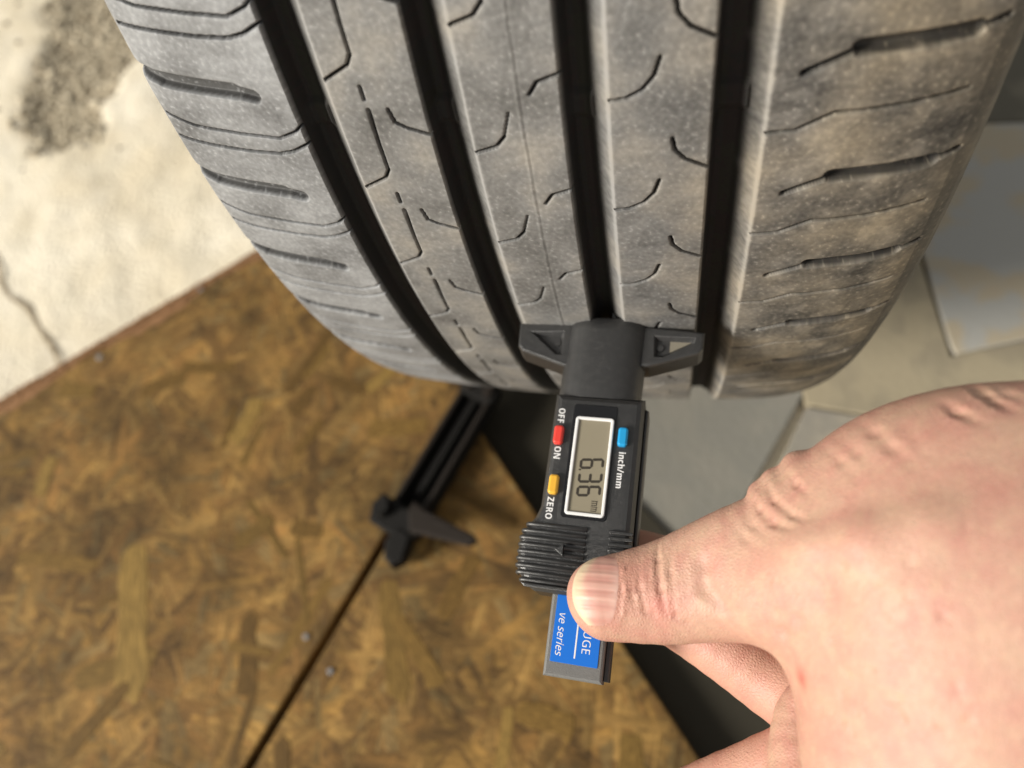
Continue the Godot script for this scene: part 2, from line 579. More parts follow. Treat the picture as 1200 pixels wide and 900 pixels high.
# ==================================================================== mat and paving
func build_mat_and_paving() -> void:
	var flat := Basis(Vector3.RIGHT, Vector3(0, 0, -1), Vector3.UP)
	var rub := mat(lin(0.048, 0.043, 0.032), 0.95, 0.0, 0.25)
	relief(rub, noise_tex(0.06, FastNoiseLite.TYPE_SIMPLEX, 3, 17), 0.03, 0.03)
	var mt := thing("rubber_mat", "black rubber mat on the floor beside the board, under the hand", "mat", Vector3(0, -0.0045, 0))
	part("sheet", done(plate(mmp([-330, -20, -135, -262, 26, -462, 130, -520, 420, -520, 300, -370, 150, -338, 60, -322, -8, -262, -20, -215, -30, -120, -120, -60])  , 0, 0.007, 0.001)), rub, mt, Transform3D(flat, Vector3.ZERO))
	var pv := Node3D.new()
	pv.name = "pavement"
	pv.set_meta("kind", "structure")
	pv.set_meta("label", "grey and beige concrete paving right of the tyre")
	add_child(pv)
	var slabs := [
		[[-20, 40, 229, 60, 222, 10, 214, -60, 120, -140, -20, -140], Color(0.36, 0.305, 0.21), Color(0.44, 0.385, 0.28), 1, 0.0],
		[[232, -150, 229, -142, 200, 75, 420, 75, 420, -90], Color(0.41, 0.405, 0.375), Color(0.46, 0.39, 0.275), 2, 0.0015],
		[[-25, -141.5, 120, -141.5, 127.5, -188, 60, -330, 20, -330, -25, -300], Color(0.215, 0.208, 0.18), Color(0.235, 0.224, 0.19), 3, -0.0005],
		[[121.5, -142, 215.2, -61.5, 228.5, -151.5, 420, -92, 420, -142, 215, -208, 129, -196], Color(0.35, 0.30, 0.205), Color(0.29, 0.25, 0.175), 4, 0.0002],
		[[130, -198, 215, -209.5, 420, -143.5, 420, -600, 140, -600, 70, -340], Color(0.27, 0.25, 0.21), Color(0.36, 0.32, 0.25), 5, -0.0007]]
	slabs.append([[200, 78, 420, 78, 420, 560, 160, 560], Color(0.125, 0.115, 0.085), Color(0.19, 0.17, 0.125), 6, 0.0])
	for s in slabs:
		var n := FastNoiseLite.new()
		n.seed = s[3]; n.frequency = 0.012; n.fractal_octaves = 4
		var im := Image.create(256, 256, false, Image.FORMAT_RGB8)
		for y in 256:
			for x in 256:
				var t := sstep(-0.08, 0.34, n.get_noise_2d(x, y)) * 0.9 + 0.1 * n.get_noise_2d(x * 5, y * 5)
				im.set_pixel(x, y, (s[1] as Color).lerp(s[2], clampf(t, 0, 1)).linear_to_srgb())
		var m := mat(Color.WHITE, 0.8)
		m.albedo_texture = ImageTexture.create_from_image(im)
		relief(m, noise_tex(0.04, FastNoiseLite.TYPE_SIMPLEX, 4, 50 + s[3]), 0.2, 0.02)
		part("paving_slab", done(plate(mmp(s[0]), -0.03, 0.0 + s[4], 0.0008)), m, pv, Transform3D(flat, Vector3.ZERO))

# ==================================================================== tyre
const PITCH := 30.9
var grooves := [Vector2(-56.5, -44.7), Vector2(-21.4, -10.95), Vector2(11.7, 22.3), Vector2(44.7, 56.5)]
# fine cuts, repeated every pitch: x0, s0, x1, s1, half width, depth (mm); s runs down the tread
var cuts := [
	[-97.0, 33.5, -89.0, 34.8, 0.31, 2.2], [-89.0, 34.8, -75.0, 36.9, 0.31, 2.2], [-75.0, 36.9, -66.0, 37.6, 0.31, 2.2], [-66.0, 37.6, -61.5, 36.8, 0.31, 2.2], [-61.5, 36.8, -55.8, 34.4, 0.31, 2.2],
	[-97.0, 57.4, -88.0, 60.4, 0.27, 2.0], [-88.0, 60.4, -75.0, 62.5, 0.27, 2.0], [-75.0, 62.5, -64.0, 63.8, 0.27, 2.0], [-64.0, 63.8, -58.5, 62.0, 0.27, 2.0], [-58.5, 62.0, -55.6, 59.8, 0.27, 2.0],
	[-98.5, 45.2, -92.0, 47.4, 2.1, 2.4], [-92.0, 47.4, -81.0, 49.2, 2.3, 2.4], [-81.0, 49.2, -71.0, 50.7, 2.3, 2.4], [-71.0, 50.7, -66.0, 52.2, 1.9, 2.2],
	[-36.0, 50.2, -36.0, 53.4, 0.29, 2.2], [-35.8, 56.0, -36.0, 73.4, 0.29, 2.2], [-36.0, 73.4, -37.6, 75.9, 0.31, 2.2], [-37.6, 75.9, -44.6, 79.2, 0.31, 2.2],
	[-30.6, 56.0, -29.8, 59.6, 0.30, 2.2], [-29.8, 59.6, -27.0, 61.2, 0.30, 2.2], [-27.0, 61.2, -21.3, 63.2, 0.30, 2.2],
	[-10.9, 37.6, -5.4, 36.0, 0.31, 2.2], [-5.4, 36.0, -3.0, 33.4, 0.31, 2.2], [-3.0, 33.4, -1.0, 27.2, 0.2, 1.0],
	[11.7, 49.4, 6.6, 51.0, 0.30, 2.2], [6.6, 51.0, 4.6, 53.8, 0.30, 2.2],
	[22.3, 56.4, 26.0, 56.0, 0.26, 1.6], [26.0, 56.0, 29.6, 54.2, 0.29, 2.2], [29.6, 54.2, 32.2, 51.2, 0.29, 2.2], [32.2, 51.2, 33.5, 47.2, 0.34, 1.8],
	[44.7, 43.9, 39.5, 41.4, 0.30, 2.2], [39.5, 41.4, 37.0, 38.7, 0.30, 2.2], [37.0, 38.7, 36.4, 35.6, 0.31, 2.2],
	[62.6, 53.0, 72.8, 48.7, 0.75, 1.9], [72.8, 48.7, 94.0, 48.3, 1.9, 3.0], [94.0, 48.3, 99.5, 47.2, 0.8, 1.8],
	[56.6, 66.5, 63.0, 66.2, 0.24, 1.8], [63.0, 66.2, 70.5, 62.6, 0.36, 1.9], [70.5, 62.6, 82.0, 62.4, 0.28, 2.0], [82.0, 62.4, 96.5, 61.4, 0.27, 2.0]]
# cross-section past the flat of the tread: x and how far it lies below the crown (mm)
var side_left := [Vector2(-60, 1.74), Vector2(-75, 2.71), Vector2(-85, 3.5), Vector2(-90, 4.25), Vector2(-94, 5.2), Vector2(-97, 6.2), Vector2(-98.8, 7.6), Vector2(-100, 9.6), Vector2(-101, 13.0), Vector2(-102, 19.0), Vector2(-103.2, 28.0)]
var side_right := [Vector2(60, 1.73), Vector2(75, 2.8), Vector2(85, 4.4), Vector2(92, 6.4), Vector2(97, 8.4), Vector2(101, 10.8), Vector2(104, 13.6), Vector2(106.5, 17.6), Vector2(108.5, 23.0), Vector2(109.6, 29.0)]

func on_tyre(x: float, r: float, s: float) -> Vector3:      # s in mm of tread length from the line facing the camera
	var a := FACE - s / TYRE_R
	return Vector3(x, TYRE_R + r * sin(a), r * cos(a)) * MM

func drop_at(x: float) -> float:
	if absf(x) <= 60.0: return 0.000482 * x * x
	var t := side_left if x < 0 else side_right
	for k in t.size() - 1:
		var p: Vector2 = t[k]
		var q: Vector2 = t[k + 1]
		if absf(x) <= absf(q.x): return lerpf(p.y, q.y, (absf(x) - absf(p.x)) / (absf(q.x) - absf(p.x)))
	return (t[t.size() - 1] as Vector2).y

func groove_depth(x: float) -> float:
	for g in grooves:
		if x > g.x and x < g.y:
			var a := clampf((x - g.x) / 1.7, 0, 1)
			var b := clampf((g.y - x) / (6.0 if g.x > 5.0 else 6.6), 0, 1)
			return 7.2 * minf(1.0 - pow(1.0 - a, 1.8), 1.0 - pow(1.0 - b, 1.2))
	return 0.0

func build_tyre() -> void:
	var t := thing("car_tyre", "worn dusty black car tyre with four main grooves, its tread facing the camera", "tyre")
	var dust := FastNoiseLite.new()
	dust.seed = 5; dust.frequency = 0.035; dust.fractal_octaves = 4
	var grit := FastNoiseLite.new()
	grit.seed = 6; grit.frequency = 0.55; grit.fractal_octaves = 3
	var scuff := FastNoiseLite.new()
	scuff.seed = 8; scuff.frequency = 0.12; scuff.fractal_octaves = 3
	var wob := FastNoiseLite.new()
	wob.seed = 9; wob.frequency = 0.3; wob.fractal_octaves = 2
	# columns across the tread, tagged by the piece they belong to
	var cx := PackedFloat32Array()
	var cd := PackedFloat32Array()
	for k in range(side_left.size() - 1, -1, -1):
		if side_left[k].x < -99.5:
			cx.append(side_left[k].x); cd.append(side_left[k].y)
	var x := -99.4
	while x < 103.9:
		cx.append(x); cd.append(drop_at(x))
		x += 0.34
	for p in side_right:
		if p.x > 103.9:
			cx.append(p.x); cd.append(p.y)
	# rounded shoulder: smooth the drops a little
	for pass_ in 6:
		var c2 := cd.duplicate()
		for k in range(1, cd.size() - 1):
			if absf(cx[k]) > 70.0 and absf(cx[k]) < 99.0: c2[k] = (cd[k - 1] + cd[k] * 2.0 + cd[k + 1]) / 4.0
		cd = c2
	var rows := PackedFloat32Array()
	var s := -30.0
	while s < 330.0:
		rows.append(s)
		s += 0.27 if s < 115.0 else (0.36 if s < 170.0 else (0.6 if s < 230.0 else 1.3))
	var w := cx.size()
	var h := rows.size()
	# which cuts can touch a column
	var near := []
	var gd := PackedFloat32Array()
	var shaded_wall := []          # the steep wall, its shade painted in as bare black rubber
	var rim := PackedFloat32Array()
	for i in w:
		var list := []
		for c in cuts:
			if cx[i] > minf(c[0], c[2]) - 2.5 and cx[i] < maxf(c[0], c[2]) + 2.5:
				# no cut crosses a main groove
				list.append(PackedFloat32Array(c))
		near.append(list)
		gd.append(groove_depth(cx[i]))
		var steep := false
		for g in grooves: steep = steep or (cx[i] > g.x and cx[i] < g.x + 3.0)
		shaded_wall.append(steep)
		# wear plus a painted highlight along the upper edge of each sloped wall
		var worn := 0.0
		for g in grooves: worn = maxf(worn, 0.55 * exp(-pow((cx[i] - g.y + 0.25) / 0.55, 2.0)))
		rim.append(worn)
	var v := PackedVector3Array()
	v.resize(w * h)
	var col := PackedColorArray()
	col.resize(w * h)
	var rubber := Color(0.022, 0.021, 0.020)
	for j in h:
		var sj := rows[j]
		var a := FACE - sj / TYRE_R
		var sa := sin(a)
		var ca := cos(a)
		for i in w:
			var xi := cx[i]
			var dep := gd[i]
			var on_groove := dep
			var lip := 0.0
			if dep < 0.8:
				for c: PackedFloat32Array in near[i]:
					var ax := xi - c[0]
					var bx := c[2] - c[0]
					var by := c[3] - c[1]
					var rel := fposmod(sj - (c[1] + c[3]) * 0.5 + PITCH * 0.5, PITCH) - PITCH * 0.5
					var ay := rel + by * 0.5
					var u := clampf((ax * bx + ay * by) / (bx * bx + by * by), 0.0, 1.0)
					var d := Vector2(ax - bx * u, ay - by * u).length()
					if d < c[4] + 1.2:
						var cut := c[5] * (1.0 - sstep(c[4] * 0.55, c[4] + 0.16, d)) + 0.10 * maxf(0.0, 1.0 - (d - c[4]) / 1.1)
						dep = maxf(dep, cut)
			elif dep > 5.5:
				# wear bars across the groove floors
				var rel2 := absf(fposmod(sj - 60.0 + 108.0, 216.0) - 108.0)
				dep -= 1.1 * (1.0 - sstep(2.0, 4.5, rel2))
			# moulding flash along the middle rib, and fine wear
			if xi > 0.9 and xi < 3.4: dep -= 0.16 * exp(-pow((xi - 1.75 - 0.25 * wob.get_noise_1d(sj * 0.2)) / 0.28, 2.0)) - 0.10 * exp(-pow((xi - 2.4) / 0.3, 2.0))
			dep += 0.10 * dust.get_noise_2d(xi * 3.0, sj * 3.0) + 0.035 * grit.get_noise_2d(xi, sj)
			var r := TYRE_R - cd[i] - dep
			v[j * w + i] = Vector3(xi, TYRE_R + r * sa, r * ca) * MM
			# dust on the worn tops; clean groove floors, groove shade painted darker with depth
			var n1 := dust.get_noise_2d(xi, sj)
			var n2 := grit.get_noise_2d(xi * 1.0, sj * 1.0)
			var n3 := scuff.get_noise_2d(xi * 0.35, sj * 1.7)
			var right := sstep(10.0, 95.0, xi)
			var amt := 0.64 + 0.40 * n1 + 0.20 * n2 + 0.11 * n3
			amt += right * (0.65 * maxf(0.0, dust.get_noise_2d(xi * 2.2 + 300.0, sj * 2.2)) - 0.27)
			if xi < -56.0: amt += 0.02
			amt = clampf(amt + rim[i], 0.02, 1.0) * (1.0 - (0.97 if shaded_wall[i] else lerpf(0.0, 0.985, sstep(0.8, 6.6, on_groove))) * sstep(0.25, 1.0, on_groove)) * (1.0 - 0.85 * sstep(0.5, 1.4, dep - on_groove))
			if xi > 100.0 or xi < -101.0: amt *= 0.45
			var dc := Color(0.275, 0.273, 0.268).lerp(Color(0.33, 0.28, 0.205), clampf(right * 0.8 + n1 * 0.5, 0.0, 1.0))
			if xi < -56.0: dc = Color(0.34, 0.348, 0.36)  # left shoulder: bluish sky sheen painted into the dust colour
			if n2 > 0.42 and on_groove < 0.5: amt = minf(1.0, amt + (n2 - 0.42) * 2.0)
			col[j * w + i] = rubber.lerp(dc, amt)
	# normals from the neighbours
	var nm := PackedVector3Array()
	nm.resize(w * h)
	for j in h:
		var j0 := maxi(j - 1, 0) * w
		var j1 := mini(j + 1, h - 1) * w
		for i in w:
			var e := v[j * w + mini(i + 1, w - 1)] - v[j * w + maxi(i - 1, 0)]
			var f := v[j0 + i] - v[j1 + i]      # up the tread
			nm[j * w + i] = e.cross(f).normalized()
	var rib_mat := mat(Color.WHITE, 0.62)
	rib_mat.vertex_color_use_as_albedo = true
	rib_mat.metallic_specular = 0.5
	relief(rib_mat, noise_tex(0.09, FastNoiseLite.TYPE_SIMPLEX, 4, 70, 1024), 0.03, 0.006)
	var groove_mat := mat(Color.WHITE, 0.75, 0.0, 0.3)
	groove_mat.vertex_color_use_as_albedo = true
	relief(groove_mat, noise_tex(0.09, FastNoiseLite.TYPE_SIMPLEX, 4, 71, 512), 0.03, 0.003)
	# cut the field into its pieces
	var bounds := [-1000.0, -56.5, -44.7, -21.4, -10.95, 11.7, 22.3, 44.7, 56.5, 1000.0]
	for b in bounds.size() - 1:
		var i0 := 0
		while i0 < w - 1 and cx[i0] < bounds[b]: i0 += 1
		var i1 := i0
		while i1 < w - 1 and cx[i1] < bounds[b + 1]: i1 += 1
		var ww := i1 - i0 + 1
		var pv := PackedVector3Array()
		var pn := PackedVector3Array()
		var pc := PackedColorArray()
		for j in h:
			pv.append_array(v.slice(j * w + i0, j * w + i1 + 1))
			pn.append_array(nm.slice(j * w + i0, j * w + i1 + 1))
			pc.append_array(col.slice(j * w + i0, j * w + i1 + 1))
		var idx := PackedInt32Array()
		idx.resize((h - 1) * (ww - 1) * 6)
		var q := 0
		for j in h - 1:
			for i in ww - 1:
				var o := j * ww + i
				idx[q] = o; idx[q + 1] = o + 1; idx[q + 2] = o + ww + 1
				idx[q + 3] = o; idx[q + 4] = o + ww + 1; idx[q + 5] = o + ww
				q += 6
		var called: String = "tread_groove" if b % 2 else ("shoulder_rib" if b in [0, 8] else "tread_rib")
		part(called, arrays_mesh(pv, pn, idx, pc), groove_mat if b % 2 else rib_mat, t)
	# the rest of the tread, round the far side, in long steps
	var far_x := PackedFloat32Array()
	var far_d := PackedFloat32Array()
	for i in range(0, w, 1):
		if i == 0 or i == w - 1 or absf(cx[i]) > 99.5 or i % 12 == 0 or (absf(gd[i]) > 0.0 and i % 4 == 0):
			far_x.append(cx[i]); far_d.append(cd[i] + gd[i])
	var v2 := PackedVector3Array()
	var n2_ := PackedVector3Array()
	var id2 := PackedInt32Array()
	var fw := far_x.size()
	var s0 := rows[h - 1]
	var s1 := TAU * TYRE_R + rows[0]
	for j in 121:
		var ss := lerpf(s0, s1, j / 120.0)
		for i in fw: v2.append(on_tyre(far_x[i], TYRE_R - far_d[i], ss))
	for j in 121:
		for i in fw:
			var e := v2[j * fw + mini(i + 1, fw - 1)] - v2[j * fw + maxi(i - 1, 0)]
			var f := v2[maxi(j - 1, 0) * fw + i] - v2[mini(j + 1, 120) * fw + i]
			n2_.append(e.cross(f).normalized())
			if j < 120 and i < fw - 1:
				var o := j * fw + i
				id2.append_array([o, o + 1, o + fw + 1, o, o + fw + 1, o + fw])
	var far_mat := mat(lin(0.20, 0.195, 0.185), 0.65)
	relief(far_mat, noise_tex(0.09, FastNoiseLite.TYPE_SIMPLEX, 4, 72, 512), 0.03, 0.006)
	part("rear_tread", arrays_mesh(v2, n2_, id2), far_mat, t)
	# side walls and the wheel they sit on
	var wall := mat(lin(0.028, 0.027, 0.026), 0.6)
	relief(wall, noise_tex(0.06, FastNoiseLite.TYPE_SIMPLEX, 4, 73, 512), 0.03, 0.01)
	part("sidewall", lathe([Vector2(-103.2, 288), Vector2(-106, 272), Vector2(-107, 255), Vector2(-104, 236), Vector2(-97, 220), Vector2(-90, 210), Vector2(-86, 204)], true), wall, t)
	part("sidewall", lathe([Vector2(109.6, 287), Vector2(111, 272), Vector2(110, 255), Vector2(106, 236), Vector2(98, 220), Vector2(90, 210), Vector2(86, 204)], false), wall, t)
	var steel := mat(lin(0.30, 0.30, 0.31), 0.4, 0.8)
	part("wheel_rim", lathe([Vector2(-86, 204), Vector2(-84, 200), Vector2(-70, 190), Vector2(-20, 175), Vector2(20, 160), Vector2(40, 110), Vector2(48, 60), Vector2(40, 34), Vector2(40, 0.5)], true), steel, t)

func lathe(prof: Array, flip: bool) -> ArrayMesh:       # x and radius in mm, turned about the axle
	var n := 160
	var v := PackedVector3Array()
	var nn := PackedVector3Array()
	var idx := PackedInt32Array()
	var m := prof.size()
	for j in n + 1:
		var a := TAU * j / n
		for k in m:
			var p: Vector2 = prof[k]
			v.append(Vector3(p.x, TYRE_R + p.y * sin(a), p.y * cos(a)) * MM)
			var tg: Vector2 = (prof[mini(k + 1, m - 1)] - prof[maxi(k - 1, 0)])
			var nr := Vector2(-tg.y, tg.x).normalized() * (1.0 if not flip else -1.0)
			if flip: nr = Vector2(tg.y, -tg.x).normalized()
			nn.append(Vector3(nr.x, nr.y * sin(a), nr.y * cos(a)))
	for j in n:
		for k in m - 1:
			var o := j * m + k
			if flip: idx.append_array([o, o + m, o + m + 1, o, o + m + 1, o + 1])
			else: idx.append_array([o, o + m + 1, o + m, o, o + 1, o + m + 1])
	return arrays_mesh(v, nn, idx)

# ==================================================================== gauge
# its own frame, in mm: x to the right of the face, y towards the tyre, z out of the face; 0,0,0 where it stands on the tread
func gauge_basis() -> Basis:
	return Basis(Vector3(1, 0, 0), Vector3(0, 0.0811282, -0.9967037), Vector3(0, 0.9967037, 0.0811282))

const GAUGE_AT := Vector3(0.0174, 0.29037972, 0.31475902)

func build_gauge() -> void:
	var t := thing("tread_depth_gauge", "black digital tread depth gauge reading 6.36, held by its base against the tyre tread", "gauge", GAUGE_AT)
	t.basis = gauge_basis() * Basis(Vector3(0, 0, 1), deg_to_rad(-1.0))
	var abs_ := mat(lin(0.020, 0.020, 0.021), 0.36, 0.0, 0.7)
	abs_.albedo_texture = speck(6)
	relief(abs_, noise_tex(0.16, FastNoiseLite.TYPE_SIMPLEX, 3, 90), 0.02, 0.008)
	var foot := mat(lin(0.028, 0.028, 0.029), 0.40, 0.0, 0.85)
	foot.albedo_texture = speck(5)
	relief(foot, noise_tex(0.16, FastNoiseLite.TYPE_SIMPLEX, 3, 91), 0.02, 0.008)
	var gloss := mat(lin(0.008, 0.008, 0.009), 0.12)
	var white := mat(lin(0.80, 0.80, 0.80), 0.5)
	var dark := mat(lin(0.02, 0.018, 0.016), 0.5)

	# ---- base: two arms with sunk pockets and a rounded neck between them
	arm(t, [-30.2, -0.4, -12.0, 0.6, -11.0, -15.4, -13.6, -15.2, -28.0, -10.6, -29.6, -8.8], [-26.4, -3.2, -14.6, -2.6, -14.2, -11.2, -16.6, -11.4], [], foot)
	arm(t, [10.6, 0.6, 30.2, -0.6, 29.9, -6.6, 28.6, -8.2, 13.6, -13.6, 10.6, -13.8], [14.4, -2.6, 27.6, -2.6, 27.2, -4.8, 17.8, -10.2, 14.8, -10.2], [19.6, -2.9, 27.3, -2.9, 26.9, -4.6, 19.6, -8.6], foot)
	for x in [-16.6, 16.6]:
		var pin := CylinderMesh.new()
		pin.top_radius = 0.00105; pin.bottom_radius = 0.00115; pin.height = 0.0008; pin.radial_segments = 20
		part("moulding_pin", pin, foot, t, Transform3D(Basis(Vector3.RIGHT, PI / 2), Vector3(x, -6.6, 3.2) * MM))
	var st := new_st(true)
	var rings := []
	# the neck runs along -y; rings are drawn in x,z and turned
	var ys := [1.6, 1.3, 0.4, -3.0, -8.0, -14.0, -20.0, -25.4, -26.6]
	var ins := [1.2, 0.5, 0.0, 0.0, 0.1, 0.2, 0.25, 0.25, 0.3]
	var turn := Basis(Vector3(1, 0, 0), Vector3(0, 0, 1), Vector3(0, -1, 0))    # ring x,y -> x,z ; ring z -> -y
	for k in ys.size():
		var p := PackedVector3Array()
		for j in 48:
			var a := TAU * j / 48
			var ca := cos(a)
			var sa := sin(a)
			var ex := 0.62
			var px: float = signf(ca) * pow(absf(ca), ex) * (13.4 - ins[k])
			var pz: float = signf(sa) * pow(absf(sa), ex if sa < 0 else 1.0) * ((8.2 if sa > 0 else 6.0) - ins[k])
			p.append(turn * (Vector3(px - 0.6 + 0.02 * ys[k], pz, -ys[k]) * MM))
		rings.append(p)
	loft(st, rings, false, false)
	part("neck", done(st), foot, t)
	st = new_st()
	var r0: PackedVector3Array = rings[0]
	for j in 48: tri(st, Vector3(-0.0006, 0.0016, 0.0005), r0[(j + 1) % 48], r0[j])
	part("neck_sole", done(st), foot, t)
	var rod := CylinderMesh.new()
	rod.top_radius = 0.00075; rod.bottom_radius = 0.0009; rod.height = 0.016; rod.radial_segments = 16
	part("measuring_pin", rod, mat(lin(0.55, 0.55, 0.54), 0.4, 0.3), t, Transform3D(Basis(), Vector3(0.9, 2.6, 2.0) * MM))

	# ---- body
	st = new_st()
	var body := mmp([-13.6, -26.2, 13.8, -26.2, 13.8, -86, -12.4, -86.2, -15.4, -84.6, -18.2, -80.4, -18.6, -76.0, -18.6, -71.8, -17.4, -69.0, -14.8, -65.4, -13.7, -62.0])
	loft(st, [ring(body, -0.006, 0.0012), ring(body, -0.0048), ring(body, 0.0072), ring(body, 0.0085, 0.0010), ring(body, 0.0090, 0.0022)])
	part("body", done(st), abs_, t)
	# raised face rim along the left and the step to the right
	part("side_cover", done(plate(mmp([13.7, -28.0, 15.0, -28.6, 15.0, -70, 13.7, -71]), -0.0052, 0.0052, 0.0008)), abs_, t)
	# ---- display: glossy window, bezel, screen
	part("window", done(plate(round_rect(-0.75, -47.2, 13.2, 35.2, 0.8), 0.0087, 0.00925, 0.00015)), gloss, t)
	frame(t, "bezel", round_rect(-0.5, -48.8, 11.6, 30.2, 1.0), 0.00095, 0.0090, 0.0100, white)
	var lcd := mat(lin(0.27, 0.238, 0.170), 0.30)
	var scr := part("screen", done(plate(round_rect(-0.5, -48.8, 9.8, 28.4, 0.5), 0.0089, 0.0094, 0.0001)), lcd, t)
	var seg := mat(lin(0.035, 0.028, 0.02), 0.5)
	digit(scr, seg, "6", -46.9)
	digit(scr, seg, "3", -51.1)
	digit(scr, seg, "6", -55.2)
	segbar(scr, seg, Vector2(-3.5, -50.25), Vector2(-3.15, -50.25), 0.5)
	for k in 2:
		var y0 := -59.3 - 1.7 * k
		segbar(scr, seg, Vector2(1.2, y0), Vector2(2.9, y0), 0.22)
		segbar(scr, seg, Vector2(1.2, y0 - 0.6), Vector2(2.7, y0 - 0.6), 0.22)
		segbar(scr, seg, Vector2(1.2, y0 - 1.2), Vector2(2.7, y0 - 1.2), 0.22)
		segbar(scr, seg, Vector2(2.75, y0 - 0.2), Vector2(2.75, y0 - 1.1), 0.2)
	# ---- buttons
	button(t, "red_button", Vector2(-11.0, -40.2), lin(0.75, 0.055, 0.04))
	button(t, "yellow_button", Vector2(-10.5, -55.6), lin(0.80, 0.44, 0.045))
	button(t, "blue_button", Vector2(8.3, -39.2), lin(0.015, 0.32, 0.66))
	# ---- printing
	word(t, "OFF", "OFF", Vector2(-12.0, -31.4), 4.7, white, 0.00905)
	word(t, "ON", "ON", Vector2(-11.8, -43.7), 3.8, white, 0.00905)
	word(t, "ZERO", "ZERO", Vector2(-11.8, -59.3), 6.5, white, 0.00905)
	word(t, "inch/mm", "inch/mm", Vector2(7.6, -43.7), 10.9, white, 0.00905)
	# ---- thumb grip: bars across the swollen corner
	for k in 9:
		var y := -67.8 - 1.98 * k
		var x0 := -19.1
		if k == 0: x0 = -17.6
		elif k == 1: x0 = -18.7
		elif k == 7: x0 = -18.7
		elif k == 8: x0 = -17.4
		part("grip_bar", bar_mesh(x0, 0.9, y, 1.32, k), foot, t)
	part("grip_end", done(plate(mmp([-16.4, -84.4, 0.9, -84.4, 0.9, -85.6, -15.0, -85.6]), 0.0085, 0.0098, 0.0004)), abs_, t)
	part("arrow_mark", done(plate(mmp([-7.6, -74.4, -5.0, -72.7, -5.0, -76.2]), 0.0088, 0.0112, 0.0002)), abs_, t)
	for k in 8:
		part("side_rib", done(plate(round_rect(10.6, -67.6 - 1.7 * k, 6.8, 0.95, 0.4, 3), 0.0087, 0.0098, 0.0002)), abs_, t)
	# ---- sliding bar with the blue label
	var grey := mat(lin(0.16, 0.16, 0.155), 0.5, 0.2)
	relief(grey, noise_tex(0.16, FastNoiseLite.TYPE_SIMPLEX, 3, 92), 0.02, 0.01)
	var bar := part("slide_bar", done(plate(mmp([-7.6, -80, 9.0, -80, 9.0, -107.8, -7.4, -107.8]), -0.0025, 0.0046, 0.0008)), grey, t)
	part("end_stop", done(plate(mmp([8.95, -88, 10.6, -88, 10.6, -107.0, 8.95, -107.0]), -0.0035, 0.0030, 0.0004)), abs_, bar)
	part("blue_label", done(plate(round_rect(0.75, -93.6, 13.2, 20.6, 0.3), 0.0043, 0.00478, 0.00005)), mat(lin(0.006, 0.155, 0.66), 0.38), bar)
	word(bar, "GAUGE", "GAUGE", Vector2(2.6, -90.6), 10.1, white, 0.00478)
	word(bar, "ve series", "ve series", Vector2(-4.7, -90.6), 11.4, white, 0.00478, true)
	part("printed_line", done(plate(round_rect(0.85, -95.5, 0.42, 13.6, 0.1, 2), 0.0047, 0.00483, 0.00002)), white, bar)

# an arm of the base: outer outline, pocket outline (its floor sunk 3 mm), and an optional opening through that floor
func arm(t: Node3D, outline: Array, pocket: Array, hole: Array, m: Material) -> void:
	var o := mmp(outline)
	var p := mmp(pocket)
	var c := Vector2.ZERO
	for q in p: c += q / p.size()
	var n := 72
	var out := PackedVector3Array()
	var inn := PackedVector3Array()
	var st := new_st()
	var A := sample(o, c, n)
	var P := sample(p, c, n)
	var z1 := 0.0046
	var z0 := -0.0046
	loft(st, [ring(A, z0, 0.0005), ring(A, z0 + 0.0005), ring(A, z1 - 0.0009), ring(A, z1 - 0.0002, 0.0003), ring(A, z1, 0.0009)], true, false)
	var top := ring(A, z1, 0.0009)
	var rim := ring(P, z1)
	var r2 := ring(P, z1 - 0.00025, 0.0003)
	var r3 := ring(P, 0.0030, 0.0013)
	for j in n:
		var i := (j + 1) % n
		quad(st, top[j], top[i], rim[i], rim[j])
		quad(st, rim[j], rim[i], r2[i], r2[j])
		quad(st, r2[j], r2[i], r3[i], r3[j])
	cap(st, r3, true)
	part("base_arm", done(st), m, t)
	if hole.size():
		var hst := new_st()
		var hp := mmp(hole)
		cap(hst, ring(hp, 0.00305), true)
		part("pocket_opening", done(hst), mat(lin(0.20, 0.18, 0.14), 0.8), t)

func sample(poly: PackedVector2Array, c: Vector2, n: int) -> PackedVector2Array:     # the outline seen from c, one point per ray, corners kept
	var angles := []
	for k in n: angles.append(TAU * k / n - PI)
	for p in poly:
		var a := (p - c).angle()
		var best := 0
		for k in n:
			if absf(angle_difference(angles[k], a)) < absf(angle_difference(angles[best], a)): best = k
		angles[best] = a
	angles.sort()
	var out := PackedVector2Array()
	for a: float in angles:
		var d := Vector2.from_angle(a)
		var hit := 0.0
		for k in poly.size():
			var q: Variant = Geometry2D.segment_intersects_segment(c, c + d * 0.2, poly[k], poly[(k + 1) % poly.size()])
			if q != null: hit = maxf(hit, (q - c).length())
		if hit == 0.0: hit = 0.001
		out.append(c + d * hit)
	return out

func frame(t: Node3D, called: String, outer: PackedVector2Array, wide: float, z0: float, z1: float, m: Material) -> void:
	var st := new_st()
	var a := ring(outer, z0)
	var b := ring(outer, z1 - 0.0002)
	var c := ring(outer, z1, 0.0002)
	var d := ring(outer, z1, wide - 0.0002)
	var e := ring(outer, z1 - 0.0003, wide)
	var f := ring(outer, z0, wide)
	var all := [a, b, c, d, e, f]
	for k in all.size() - 1:
		for j in a.size():
			var i := (j + 1) % a.size()
			quad(st, all[k][j], all[k][i], all[k + 1][i], all[k + 1][j])
	part(called, done(st), m, t)

